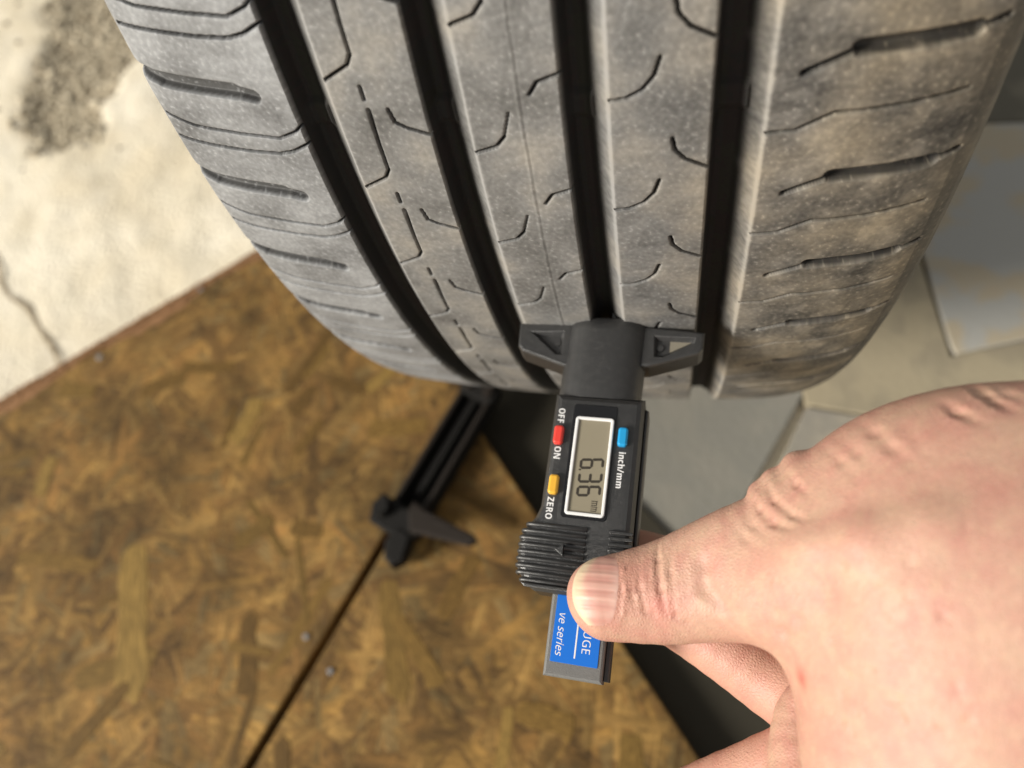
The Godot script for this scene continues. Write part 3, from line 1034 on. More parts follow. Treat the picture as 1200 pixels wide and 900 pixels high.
func speck(sd: int) -> NoiseTexture2D:       # handled plastic: greasy patches and pale dust
	var t := noise_tex(0.012, FastNoiseLite.TYPE_SIMPLEX, 5, sd)
	var r := Gradient.new()
	r.offsets = PackedFloat32Array([0.0, 0.45, 0.70, 0.80])
	r.colors = PackedColorArray([Color(0.78, 0.78, 0.78), Color(0.84, 0.84, 0.84), Color(0.90, 0.90, 0.89), Color(1.0, 0.99, 0.97)])
	t.color_ramp = r
	return t

func segbar(parent: Node3D, m: Material, p: Vector2, q: Vector2, w: float) -> void:     # one dark bar of the read-out
	var d := (q - p).normalized()
	var s := d.orthogonal() * w / 2
	var a := p - d * w * 0.5
	var b := q + d * w * 0.5
	var poly := [a.x, a.y, p.x + s.x, p.y + s.y, q.x + s.x, q.y + s.y, b.x, b.y, q.x - s.x, q.y - s.y, p.x - s.x, p.y - s.y]
	var st := new_st()
	loft(st, [ring(mmp(poly), 0.0093), ring(mmp(poly), 0.00944)], false, true)
	part("segment", done(st), m, parent)

func digit(parent: Node3D, m: Material, ch: String, y0: float) -> void:
	# reading runs towards -y, the tops of the figures point to +x
	var lit := {"6": "acdefg", "3": "abcdg"}
	var x0 := -3.2
	var x2 := 3.2
	var x1 := (x0 + x2) / 2
	var g := 0.42
	var y1 := y0 - 2.5
	var lean := 0.10
	var L := func(x: float, y: float) -> Vector2: return Vector2(x, y - (x - x1) * lean * -1.0)
	var segs := {"a": [x2, y0 - g, x2, y1 + g], "d": [x0, y0 - g, x0, y1 + g], "g": [x1, y0 - g, x1, y1 + g], "f": [x1 + g, y0, x2 - g, y0], "b": [x1 + g, y1, x2 - g, y1], "e": [x0 + g, y0, x1 - g, y0], "c": [x0 + g, y1, x1 - g, y1]}
	for k: String in segs:
		if lit[ch].contains(k):
			var s: Array = segs[k]
			segbar(parent, m, L.call(s[0], s[1]), L.call(s[2], s[3]), 0.78)

func button(t: Node3D, called: String, at: Vector2, c: Color) -> void:
	var m := mat(c, 0.35)
	var p := round_rect(at.x, at.y, 2.9, 5.9, 0.9)
	var st := new_st()
	loft(st, [ring(p, 0.0085), ring(p, 0.0100), ring(p, 0.0104, 0.0002), ring(p, 0.0106, 0.0006)], false, true)
	part(called, done(st), m, t)

func word(t: Node3D, text: String, _unused: String, at: Vector2, length: float, m: Material, z: float, lean := false) -> void:
	var f := SystemFont.new()
	f.font_names = PackedStringArray(["Droid Sans"])
	var tm := TextMesh.new()
	if not lean and text != "GAUGE": f.font_weight = 700
	tm.font = f
	tm.text = text
	tm.font_size = 48
	tm.pixel_size = 0.0001
	tm.depth = 0.00006
	tm.curve_step = 2.0
	tm.horizontal_alignment = HORIZONTAL_ALIGNMENT_LEFT
	tm.vertical_alignment = VERTICAL_ALIGNMENT_BOTTOM
	var box := tm.get_aabb()
	var k := length * MM / box.size.x
	var turn := Basis(Vector3(0, -1, 0) * k, Vector3(1, 0.22 if lean else 0.0, 0) * k, Vector3(0, 0, 1))
	if lean: turn = Basis(Vector3(0, -1, 0) * k, Vector3(1, -0.2, 0) * k, Vector3(0, 0, 1))
	var o := Vector3(at.x * MM, at.y * MM, z) - turn * Vector3(box.position.x, box.position.y, 0)
	part("lettering", tm, m, t, Transform3D(turn, o))

func bar_mesh(x0: float, x1: float, y: float, wide: float, k: int) -> ArrayMesh:     # a half-round bar that wraps over the left edge
	var st := new_st(true)
	var path := [Vector2(x0 + 0.1, 2.0), Vector2(x0, 6.4), Vector2(x0 + 0.35, 8.2), Vector2(x0 + 1.3, 9.2), Vector2(x0 + 2.8, 9.55), Vector2(x0 + 6.0, 9.75), Vector2(x1 - 0.25, 9.75), Vector2(x1, 9.5), Vector2(x1, 8.6)]
	var rings := []
	for i in path.size():
		var p: Vector2 = path[i]
		var d: Vector2 = (path[mini(i + 1, path.size() - 1)] - path[maxi(i - 1, 0)]).normalized()
		var nrm := Vector2(-d.y, d.x)
		var row := PackedVector3Array()
		for j in 9:
			var a := PI * j / 8
			var q := p + nrm * (0.75 * sin(a) - 0.75)
			row.append(Vector3(q.x, y + cos(a) * wide / 2, q.y) * MM)
		rings.append(row)
	for i in rings.size() - 1:
		for j in 8:
			quad(st, rings[i][j + 1], rings[i][j], rings[i + 1][j], rings[i + 1][j + 1])
	# the right end
	var last: PackedVector3Array = rings[rings.size() - 2]
	for j in range(1, 8): tri(st, last[0], last[j], last[j + 1])
	return done(st)

# ==================================================================== hand
# chains of joints in the gauge's frame (mm): blend with what comes before, joints as x, y, z, radius
var chains := [
	[0.0, [Vector4(8.2, -85.3, 19.0, 8.6), Vector4(20.7, -80.9, 20.0, 9.5), Vector4(32.7, -75.6, 24.0, 10.6), Vector4(40.8, -72.8, 28.0, 11.8), Vector4(54.2, -68.2, 34.0, 13.6), Vector4(63.3, -62.6, 40.0, 16.0), Vector4(72.9, -57.9, 44.5, 18.2), Vector4(83.7, -55.4, 48.0, 19.4), Vector4(95.4, -55.2, 50.5, 20.2), Vector4(121.7, -56.0, 58.0, 20.5)]],
	[5.0, [Vector4(8.1, -88.8, 19.0, 8.3), Vector4(21.7, -86.4, 20.0, 9.9), Vector4(33.0, -83.7, 23.5, 10.7), Vector4(42.2, -81.6, 27.5, 12.2), Vector4(50.5, -80.8, 33.0, 14.6), Vector4(57.9, -79.4, 37.5, 17.0), Vector4(65.5, -79.4, 42.5, 19.8), Vector4(74.1, -80.0, 47.0, 22.2), Vector4(83.8, -79.6, 50.5, 23.4), Vector4(94.4, -78.3, 53.5, 24.0), Vector4(116.9, -76.1, 60.0, 24.5)]],
	[4.0, [Vector4(5.1, -85.6, 18.5, 7.4), Vector4(21.4, -82.7, 19.5, 9.8)]],
	[8.0, [Vector4(60.7, -73.1, 38.0, 15.5), Vector4(67.5, -71.3, 43.0, 18.0), Vector4(76.2, -69.7, 47.5, 20.4), Vector4(86.3, -68.4, 50.8, 21.6), Vector4(97.2, -67.2, 53.5, 22.0), Vector4(119.2, -66.3, 59.0, 22.5)]],
	[9.0, [Vector4(66.5, -92.3, 36.0, 15.4), Vector4(74.1, -95.1, 41.0, 19.0), Vector4(81.4, -96.7, 44.5, 21.4), Vector4(92.2, -95.7, 49.0, 23.2), Vector4(102.5, -93.6, 52.5, 24.0)]],
	[6.0, [Vector4(66.5, -92.3, 36.0, 15.4), Vector4(68.3, -101.1, 35.5, 17.0), Vector4(70.3, -111.4, 34.5, 18.2), Vector4(74.0, -124.9, 33.0, 19.4), Vector4(77.7, -137.4, 32.0, 20.0)]],
	[9.0, [Vector4(81.5, -96.6, 44.0, 20.5), Vector4(85.5, -114.4, 41.0, 22.4), Vector4(90.7, -133.7, 37.0, 22.4)]],
	[8.0, [Vector4(92.3, -95.2, 18.0, 18.0), Vector4(102.5, -125.4, 10.0, 20.0)]],
	[1.6, [Vector4(44.1, -59.5, 35.0, 3.4), Vector4(45.2, -63.4, 40.5, 3.2), Vector4(46.9, -66.9, 44.5, 2.4)]],
	[1.6, [Vector4(47.3, -57.2, 37.0, 4.0), Vector4(48.5, -61.5, 42.5, 3.6), Vector4(50.5, -65.1, 47.0, 2.6)]],
	[2.0, [Vector4(51.9, -54.0, 40.0, 4.4), Vector4(52.7, -58.2, 45.0, 4.0), Vector4(54.4, -61.8, 49.0, 2.8)]],
	[1.5, [Vector4(11.8, -69.6, -14.5, 8.0), Vector4(27.0, -72.6, -15.0, 8.8), Vector4(52.5, -79.1, -12.0, 9.8), Vector4(82.3, -88.6, 4.0, 13.0)]],
	[1.5, [Vector4(7.3, -80.4, -15.5, 7.8), Vector4(18.5, -84.1, -16.0, 8.3), Vector4(29.2, -88.0, -15.5, 9.0), Vector4(43.7, -95.4, -13.5, 9.6), Vector4(57.8, -102.8, -10.0, 10.6), Vector4(79.8, -112.1, 8.0, 13.0)]],
	[1.5, [Vector4(21.0, -141.5, -24.0, 8.0), Vector4(33.5, -134.2, -20.0, 8.6), Vector4(47.3, -126.3, -12.0, 9.4), Vector4(62.2, -119.0, 0.0, 10.5), Vector4(82.0, -125.6, 10.0, 13.0)]],
	[1.5, [Vector4(60.3, -101.0, 8.0, 4.5), Vector4(58.5, -109.2, 4.0, 7.6), Vector4(59.7, -120.2, 5.0, 10.5)]],
]
# skin folds: depth, width (mm), points
var folds := [
	[0.60, 0.9, [Vector3(20.2, -71.7, 26.0), Vector3(20.3, -76.8, 30.1), Vector3(21.4, -84.1, 31.4), Vector3(23.4, -90.1, 30.0)]],
	[0.30, 0.9, [Vector3(16.1, -74.8, 26.5), Vector3(16.5, -84.5, 30.3), Vector3(18.2, -89.3, 29.5), Vector3(21.1, -93.3, 27.2)]],
	[0.22, 0.8, [Vector3(14.4, -77.1, 27.6), Vector3(15.0, -86.7, 29.9), Vector3(16.5, -90.8, 28.6)]],
	[0.30, 0.8, [Vector3(18.6, -73.8, 27.2), Vector3(18.8, -81.9, 30.7)]],
	[0.16, 0.7, [Vector3(11.8, -77.2, 26.6), Vector3(13.2, -87.3, 29.5)]],
	[0.25, 0.8, [Vector3(23.9, -73.4, 30.7), Vector3(23.6, -79.9, 32.0), Vector3(25.2, -86.6, 31.8)]],
	[0.22, 0.8, [Vector3(18.2, -84.4, 30.6), Vector3(20.1, -90.0, 29.5), Vector3(22.7, -93.1, 27.5)]],
	[0.20, 0.8, [Vector3(25.2, -88.0, 31.4), Vector3(28.2, -91.0, 30.4), Vector3(31.4, -92.2, 30.0)]],
	[0.20, 0.8, [Vector3(23.2, -83.9, 31.9), Vector3(25.5, -89.8, 30.5), Vector3(29.1, -92.8, 28.8)]],
	[0.50, 2.2, [Vector3(33.1, -73.6, 37.3), Vector3(31.3, -77.9, 36.0), Vector3(32.1, -83.3, 35.6), Vector3(35.2, -86.3, 36.5), Vector3(39.9, -87.7, 40.5)]],
	[0.80, 1.0, [Vector3(41.5, -61.5, 39.7), Vector3(42.6, -65.0, 43.2), Vector3(45.2, -68.8, 47.6), Vector3(49.1, -71.4, 53.4)]],
	[0.75, 0.9, [Vector3(44.5, -58.4, 41.6), Vector3(45.6, -63.4, 46.0), Vector3(48.4, -67.4, 51.2), Vector3(50.9, -69.4, 54.9)]],
	[0.60, 1.0, [Vector3(48.6, -55.9, 45.7), Vector3(49.4, -60.0, 49.4), Vector3(51.8, -64.0, 53.9)]],
	[0.22, 1.1, [Vector3(39.0, -63.7, 37.5), Vector3(41.2, -69.0, 42.8), Vector3(44.8, -72.7, 48.3)]],
	[0.20, 1.2, [Vector3(36.7, -65.9, 37.3), Vector3(39.5, -71.7, 41.9), Vector3(44.0, -76.1, 47.9)]],
	[0.80, 1.3, [Vector3(76.2, -43.5, 61.5), Vector3(77.6, -46.9, 64.8), Vector3(80.4, -50.2, 67.6)]],
	[1.00, 1.3, [Vector3(83.0, -38.1, 58.0), Vector3(83.3, -42.4, 63.5), Vector3(84.3, -44.6, 65.6), Vector3(86.4, -48.0, 68.4)]],
	[0.35, 1.5, [Vector3(61.9, -44.7, 50.7), Vector3(63.7, -50.1, 58.6), Vector3(65.8, -54.5, 62.4), Vector3(70.0, -61.1, 67.1)]],
	[0.35, 1.4, [Vector3(68.5, -48.8, 61.1), Vector3(70.7, -56.6, 65.9)]],
	[0.25, 1.3, [Vector3(55.0, -49.7, 46.9), Vector3(57.4, -56.3, 56.5), Vector3(60.2, -62.1, 61.2)]],
	[0.20, 1.3, [Vector3(57.6, -47.3, 47.8), Vector3(60.3, -54.8, 58.5), Vector3(63.0, -60.5, 62.7)]],
	[0.30, 1.6, [Vector3(86.4, -39.4, 61.2), Vector3(86.8, -42.7, 64.8), Vector3(87.9, -45.8, 67.5)]],
	[0.35, 1.6, [Vector3(43.9, -90.7, 41.7), Vector3(47.8, -91.7, 45.1), Vector3(51.9, -92.4, 50.7)]],
	[0.25, 1.6, [Vector3(45.2, -88.5, 45.2), Vector3(49.6, -89.4, 50.1), Vector3(53.9, -89.5, 55.6)]],
	[-0.80, 5.0, [Vector3(40.8, -75.8, 44.0), Vector3(49.8, -74.9, 55.1), Vector3(59.1, -73.7, 63.9), Vector3(69.4, -70.9, 69.7), Vector3(80.6, -67.3, 73.7)]],
	[0.90, 7.0, [Vector3(44.9, -84.1, 47.8), Vector3(52.6, -84.9, 56.7), Vector3(60.2, -85.5, 63.6)]],
	[-0.28, 0.7, [Vector3(10.1, -76.2, 24.5), Vector3(12.1, -80.3, 28.6), Vector3(13.2, -85.4, 29.7), Vector3(13.1, -90.4, 28.5), Vector3(11.6, -94.2, 25.9)]],
	[0.16, 0.5, [Vector3(11.3, -78.5, 27.3), Vector3(12.5, -85.5, 29.6), Vector3(12.4, -92.8, 27.1)]],
	[0.25, 0.9, [Vector3(28.1, -94.6, -8.8), Vector3(29.4, -96.5, -9.7)]],
	[0.14, 0.7, [Vector3(48.0, -92.8, 44.0), Vector3(47.4, -91.0, 45.3), Vector3(48.0, -90.4, 46.8)]],
	[0.12, 0.9, [Vector3(57.4, -104.7, 50.9), Vector3(57.4, -102.3, 52.0), Vector3(58.1, -100.6, 53.9)]],
	[0.07, 0.9, [Vector3(58.9, -96.8, 57.0), Vector3(59.2, -98.4, 56.5), Vector3(59.9, -100.4, 56.2)]],
	[0.10, 0.8, [Vector3(56.5, -96.3, 54.2), Vector3(58.0, -98.4, 54.9), Vector3(58.6, -99.6, 55.1)]],
	[0.10, 0.8, [Vector3(56.3, -105.8, 48.8), Vector3(57.6, -107.2, 49.9), Vector3(57.8, -107.7, 50.0)]],
	[0.12, 0.9, [Vector3(49.5, -91.1, 48.3), Vector3(50.5, -90.1, 50.8), Vector3(51.2, -88.8, 52.9)]],
	[0.15, 0.9, [Vector3(64.9, -103.7, 59.9), Vector3(65.5, -105.2, 59.8), Vector3(65.5, -105.9, 59.4)]],
	[0.09, 0.6, [Vector3(60.0, -99.3, 56.9), Vector3(61.0, -97.4, 59.1), Vector3(61.8, -95.4, 60.9)]],
	[0.13, 0.9, [Vector3(70.3, -106.8, 62.8), Vector3(70.8, -105.7, 63.6), Vector3(71.6, -105.0, 64.4)]],
	[0.10, 0.8, [Vector3(58.6, -109.3, 50.3), Vector3(59.1, -108.5, 51.3), Vector3(60.1, -108.2, 52.7)]],
	[0.14, 0.7, [Vector3(42.8, -66.4, 43.6), Vector3(44.2, -69.2, 46.4), Vector3(44.5, -70.2, 47.2)]],
	[0.11, 0.7, [Vector3(54.9, -89.7, 56.6), Vector3(57.0, -90.7, 58.3), Vector3(58.1, -90.7, 59.5)]],
	[0.11, 0.6, [Vector3(65.1, -81.2, 67.8), Vector3(65.9, -78.8, 68.5), Vector3(66.7, -76.3, 68.9)]],
	[0.11, 0.8, [Vector3(55.0, -93.8, 53.8), Vector3(55.2, -92.8, 54.8), Vector3(55.1, -91.5, 55.7)]],
	[0.09, 0.7, [Vector3(66.6, -72.1, 68.5), Vector3(67.6, -70.5, 68.7), Vector3(67.9, -67.6, 68.1)]],
	[0.10, 0.8, [Vector3(60.4, -83.9, 64.2), Vector3(60.9, -81.9, 65.0), Vector3(61.9, -80.4, 65.9)]],
	[0.11, 0.9, [Vector3(44.3, -85.7, 46.3), Vector3(45.7, -87.5, 46.6), Vector3(46.3, -88.4, 46.4)]],
	[0.09, 0.6, [Vector3(42.6, -80.6, 46.3), Vector3(44.1, -82.7, 47.5), Vector3(45.8, -84.9, 48.4)]],
	[0.12, 0.8, [Vector3(58.0, -75.7, 63.2), Vector3(59.1, -77.4, 64.1), Vector3(59.6, -78.1, 64.5)]],
	[0.10, 0.7, [Vector3(50.7, -76.2, 56.4), Vector3(51.4, -73.6, 56.8), Vector3(52.6, -71.5, 57.5)]],
	[0.15, 0.7, [Vector3(53.0, -84.2, 57.5), Vector3(55.1, -86.4, 58.7), Vector3(56.3, -87.5, 59.4)]],
	[0.12, 0.8, [Vector3(73.1, -104.8, 65.2), Vector3(74.3, -103.4, 66.4), Vector3(75.0, -101.5, 67.4)]],
	[0.07, 0.9, [Vector3(48.1, -83.6, 52.1), Vector3(49.7, -83.5, 54.1), Vector3(50.6, -82.6, 55.5)]],
	[0.07, 0.8, [Vector3(64.4, -102.9, 59.8), Vector3(65.6, -104.6, 60.2), Vector3(66.7, -106.1, 60.4)]],
	[0.10, 0.7, [Vector3(41.8, -80.2, 45.3), Vector3(44.4, -81.3, 48.2), Vector3(46.6, -82.0, 50.7)]],
	[0.11, 0.8, [Vector3(69.9, -86.7, 69.0), Vector3(70.6, -87.2, 69.2), Vector3(71.8, -88.3, 69.5)]],
	[0.09, 0.7, [Vector3(72.4, -97.1, 67.5), Vector3(72.6, -98.6, 67.1), Vector3(73.6, -101.0, 66.8)]],
	[0.07, 0.6, [Vector3(57.7, -88.0, 60.4), Vector3(58.3, -85.7, 61.9), Vector3(59.9, -84.6, 63.6)]],
	[0.10, 0.7, [Vector3(40.8, -67.5, 41.6), Vector3(41.9, -69.2, 43.6), Vector3(43.4, -71.4, 46.2)]],
	[0.08, 0.8, [Vector3(62.9, -93.4, 62.6), Vector3(63.2, -92.1, 63.4), Vector3(63.9, -91.1, 64.2)]],
	[0.10, 0.8, [Vector3(64.5, -85.6, 66.4), Vector3(65.9, -84.6, 67.5), Vector3(66.8, -83.0, 68.4)]],
	[0.10, 0.8, [Vector3(61.1, -87.4, 63.5), Vector3(62.5, -86.7, 64.8), Vector3(63.6, -85.5, 65.9)]],
	[0.14, 0.9, [Vector3(55.3, -80.7, 60.7), Vector3(56.1, -79.1, 61.5), Vector3(57.0, -77.7, 62.4)]],
	[0.08, 0.8, [Vector3(53.5, -105.2, 44.3), Vector3(54.4, -105.7, 45.8), Vector3(55.5, -106.4, 47.3)]],
	[0.12, 0.6, [Vector3(63.1, -103.0, 58.5), Vector3(64.1, -103.0, 59.4), Vector3(65.8, -103.8, 60.7)]],
	[0.07, 0.9, [Vector3(37.9, -73.6, 40.8), Vector3(37.5, -69.8, 39.8), Vector3(38.1, -67.0, 39.1)]],
	[0.11, 0.8, [Vector3(63.9, -101.5, 60.0), Vector3(65.0, -101.7, 60.9), Vector3(65.5, -101.4, 61.6)]],
	[0.09, 0.7, [Vector3(73.5, -73.4, 72.0), Vector3(74.4, -71.9, 72.2), Vector3(74.9, -69.6, 72.0)]],
]
var ba := PackedVector3Array()
var bd := PackedVector3Array()
var bl := PackedFloat32Array()
var br := PackedFloat32Array()
var bs := PackedFloat32Array()
var bk := PackedFloat32Array()
var bg := PackedInt32Array()
var fa := PackedVector3Array()
var fb := PackedVector3Array()
var fp := PackedVector2Array()
var fw := PackedVector2Array()
var skin_noise := FastNoiseLite.new()

func flesh(p: Vector3, use: PackedInt32Array, cut: PackedInt32Array) -> float:
	var total := 1e6
	var d := 1e6
	var grp := -1
	var k := 0.4
	for i in use:
		var q := p - ba[i]
		var t := clampf(q.dot(bd[i]) / bl[i], 0.0, 1.0)
		var e := (q - bd[i] * t).length() - br[i] - bs[i] * t
		if bg[i] != grp:
			if grp >= 0:
				k = maxf(bk[grp], 0.1)
				var h0 := maxf(k - absf(total - d), 0.0)
				total = minf(total, d) - h0 * h0 / (4.0 * k)
			d = e
			grp = bg[i]
		else:
			var h := maxf(0.4 - absf(d - e), 0.0)
			d = minf(d, e) - h * h / 1.6
	k = maxf(bk[maxi(grp, 0)], 0.1)
	var h1 := maxf(k - absf(total - d), 0.0)
	total = minf(total, d) - h1 * h1 / (4.0 * k)
	for i in cut:
		var ab := fb[i] - fa[i]
		var t := clampf((p - fa[i]).dot(ab) / ab.length_squared(), 0.0, 1.0)
		var r := (p - fa[i] - ab * t).length() / fp[i].y
		if r < 2.2: total += fp[i].x * lerpf(fw[i].x, fw[i].y, t) * (exp(-r * r) - 0.10 * exp(-(r - 1.5) * (r - 1.5) * 3.0))
	return total

func build_hand() -> void:
	for c in chains.size():
		var js: Array = chains[c][1]
		bk.append(chains[c][0])
		var pts := []
		for i in js.size() - 1:
			var p0: Vector4 = js[maxi(i - 1, 0)]
			var p1: Vector4 = js[i]
			var p2: Vector4 = js[i + 1]
			var p3: Vector4 = js[mini(i + 2, js.size() - 1)]
			for q in 3:
				var u := q / 3.0
				pts.append((p1 * 2.0 + (p2 - p0) * u + (p0 * 2.0 - p1 * 5.0 + p2 * 4.0 - p3) * u * u + (p1 * 3.0 - p0 - p2 * 3.0 + p3) * u * u * u) * 0.5)
		pts.append(js[js.size() - 1])
		for i in pts.size() - 1:
			var a: Vector4 = pts[i]
			var b: Vector4 = pts[i + 1]
			var d := Vector3(b.x - a.x, b.y - a.y, b.z - a.z)
			ba.append(Vector3(a.x, a.y, a.z)); bd.append(d); bl.append(d.length_squared())
			br.append(a.w); bs.append(b.w - a.w); bg.append(c)
	for f in folds:
		for k in f[2].size() - 1:
			var m: float = f[2].size() - 1
			fa.append(f[2][k]); fb.append(f[2][k + 1]); fp.append(Vector2(f[0], f[1]))
			fw.append(Vector2(sin(PI * (k + 0.12) / (m + 0.24)), sin(PI * (k + 1.12) / (m + 0.24))))
	skin_noise.seed = 31; skin_noise.frequency = 0.10; skin_noise.fractal_octaves = 3
	var fine := FastNoiseLite.new()
	fine.seed = 33; fine.frequency = 0.7; fine.fractal_octaves = 2
	var at := Vector3(8, -86, 11)           # where the thumb presses on the gauge
	var t := thing("hand", "right hand of a person pinching the gauge, thumb on top, fingers behind it", "hand", GAUGE_AT + gauge_basis() * (at * MM))
	t.basis = gauge_basis()
	var cell := 0.82
	var lo := Vector3(-6, -166, -36)
	var dims := Vector3i(192, 174, 162)
	var B := 6
	var nx := dims.x + 1
	var ny := dims.y + 1
	var nxy := nx * ny
	var f := PackedFloat32Array()
	f.resize(nx * ny * (dims.z + 1))
	f.fill(1e9)
	var vert := PackedInt32Array()
	vert.resize(f.size())
	vert.fill(-1)
	var half := cell * B * 0.5 * sqrt(3.0)
	var all := PackedInt32Array(range(ba.size()))
	var none := PackedInt32Array()
	var blocks := []
	for bz in dims.z / B:
		for by in dims.y / B:
			for bx in dims.x / B:
				var c := lo + Vector3(bx + 0.5, by + 0.5, bz + 0.5) * cell * B
				var near := PackedInt32Array()
				var best := 1e6
				var ds := PackedFloat32Array()
				for i in all:
					var q := c - ba[i]
					var u := clampf(q.dot(bd[i]) / bl[i], 0.0, 1.0)
					var e := (q - bd[i] * u).length() - br[i] - bs[i] * u
					ds.append(e)
					best = minf(best, e)
				if best > half + 10.0 or best < -half - 9.0: continue
				for i in all:
					if ds[i] < best + 2.0 * half + 11.0: near.append(i)
				if absf(flesh(c, near, none)) > half + 2.0: continue
				var cut := PackedInt32Array()
				for i in fa.size():
					var ab := fb[i] - fa[i]
					var u := clampf((c - fa[i]).dot(ab) / ab.length_squared(), 0.0, 1.0)
					if (c - fa[i] - ab * u).length() < half + 2.5 * fp[i].y: cut.append(i)
				blocks.append([bx, by, bz, near, cut])
	for b in blocks:
		var near: PackedInt32Array = b[3]
		var cut: PackedInt32Array = b[4]
		for k in B + 1:
			for j in B + 1:
				var o: int = (b[2] * B + k) * nxy + (b[1] * B + j) * nx + b[0] * B
				for i in B + 1:
					if f[o + i] > 1e8:
						f[o + i] = flesh(lo + Vector3(b[0] * B + i, b[1] * B + j, b[2] * B + k) * cell, near, cut)
	var v := PackedVector3Array()
	var n := PackedVector3Array()
	var col := PackedColorArray()
	var eoff := [0, 1, nx, nx + 1, nxy, nxy + 1, nxy + nx, nxy + nx + 1]
	var cpos := [Vector3(0, 0, 0), Vector3(1, 0, 0), Vector3(0, 1, 0), Vector3(1, 1, 0), Vector3(0, 0, 1), Vector3(1, 0, 1), Vector3(0, 1, 1), Vector3(1, 1, 1)]
	var edges := [0, 1, 2, 3, 4, 5, 6, 7, 0, 2, 1, 3, 4, 6, 5, 7, 0, 4, 1, 5, 2, 6, 3, 7]
	for b in blocks:
		var near: PackedInt32Array = b[3]
		var cut: PackedInt32Array = b[4]
		for k in B:
			for j in B:
				for i in B:
					var o: int = (b[2] * B + k) * nxy + (b[1] * B + j) * nx + b[0] * B + i
					var s0 := f[o] < 0.0
					if s0 == (f[o + 1] < 0.0) and s0 == (f[o + nx] < 0.0) and s0 == (f[o + nx + 1] < 0.0) and s0 == (f[o + nxy] < 0.0) and s0 == (f[o + nxy + 1] < 0.0) and s0 == (f[o + nxy + nx] < 0.0) and s0 == (f[o + nxy + nx + 1] < 0.0): continue
					var sum := Vector3.ZERO
					var cnt := 0
					for e in range(0, 24, 2):
						var va := f[o + eoff[edges[e]]]
						var vb := f[o + eoff[edges[e + 1]]]
						if (va < 0.0) != (vb < 0.0):
							sum += (cpos[edges[e]] as Vector3).lerp(cpos[edges[e + 1]], va / (va - vb))
							cnt += 1
					var p: Vector3 = lo + (Vector3(b[0] * B + i, b[1] * B + j, b[2] * B + k) + sum / cnt) * cell
					var h := 0.3
					var d0 := flesh(p, near, cut)
					var g := Vector3(flesh(p + Vector3(h, 0, 0), near, cut) - d0, flesh(p + Vector3(0, h, 0), near, cut) - d0, flesh(p + Vector3(0, 0, h), near, cut) - d0) / h
					var gl := maxf(g.length(), 0.2)
					p -= g / (gl * gl) * clampf(d0, -0.5, 0.5)
					vert[o] = v.size()
					v.append((p - at) * MM)
					n.append(g / gl)
					col.append(skin_color(p, fine))
	var idx := PackedInt32Array()
	for b in blocks:
		for k in B:
			for j in B:
				for i in B:
					var x: int = b[0] * B + i
					var y: int = b[1] * B + j
					var z: int = b[2] * B + k
					if x == 0 or y == 0 or z == 0: continue
					var o := z * nxy + y * nx + x
					var s0 := f[o] < 0.0
					if s0 != (f[o + 1] < 0.0): face4(idx, vert[o - nx - nxy], vert[o - nxy], vert[o], vert[o - nx], s0)
					if s0 != (f[o + nx] < 0.0): face4(idx, vert[o - 1 - nxy], vert[o - 1], vert[o], vert[o - nxy], s0)
					if s0 != (f[o + nxy] < 0.0): face4(idx, vert[o - 1 - nx], vert[o - nx], vert[o], vert[o - 1], s0)
	# the forearm runs on from the wrist, out of the picture
	var first := v.size()
	var steps := 12
	var around := 40
	for k in steps + 1:
		var u := float(k) / steps
		var c := Vector3(98, -73, 55).lerp(Vector3(300, -66, 104), u)
		var close := 1.0 if k < steps else 0.02
		if k == steps - 1: close = 0.85
		for j in around:
			var a := TAU * j / around
			var out := Vector3(-0.23 * sin(a), cos(a), sin(a))
			v.append((c + Vector3(-0.23 * sin(a) * lerpf(20, 36, u), cos(a) * lerpf(33, 44, u), sin(a) * lerpf(20, 36, u)) * close - at) * MM)
			n.append(out.normalized() if k < steps else Vector3(1, 0, 0.2).normalized())
			col.append(skin_color(c + out * 35.0, fine))
	for k in steps:
		for j in around:
			var i := (j + 1) % around
			var p := first + k * around
			idx.append_array([p + j, p + around + j, p + around + i, p + j, p + around + i, p + i])
	var skin := mat(Color.WHITE, 0.50)
	skin.vertex_color_use_as_albedo = true
	skin.metallic_specular = 0.45
	skin.subsurf_scatter_enabled = true
	skin.subsurf_scatter_strength = 0.06
	# the fine net of skin lines
	var net := FastNoiseLite.new()
	net.noise_type = FastNoiseLite.TYPE_CELLULAR
	net.cellular_return_type = FastNoiseLite.RETURN_DISTANCE2_SUB
	net.frequency = 0.05; net.seed = 37; net.fractal_octaves = 2
	net.domain_warp_enabled = true; net.domain_warp_amplitude = 14.0; net.domain_warp_frequency = 0.02
	var nt := NoiseTexture2D.new()
	nt.width = 1024; nt.height = 1024; nt.seamless = true; nt.noise = net
	relief(skin, nt, 0.042, 0.022)
	part("skin", arrays_mesh(v, n, idx, col), skin, t)
	nail(t, at, all)

func face4(idx: PackedInt32Array, a: int, b: int, c: int, d: int, inside: bool) -> void:
	if a < 0 or b < 0 or c < 0 or d < 0: return
	if inside: idx.append_array([a, c, b, a, d, c])
	else: idx.append_array([a, b, c, a, c, d])

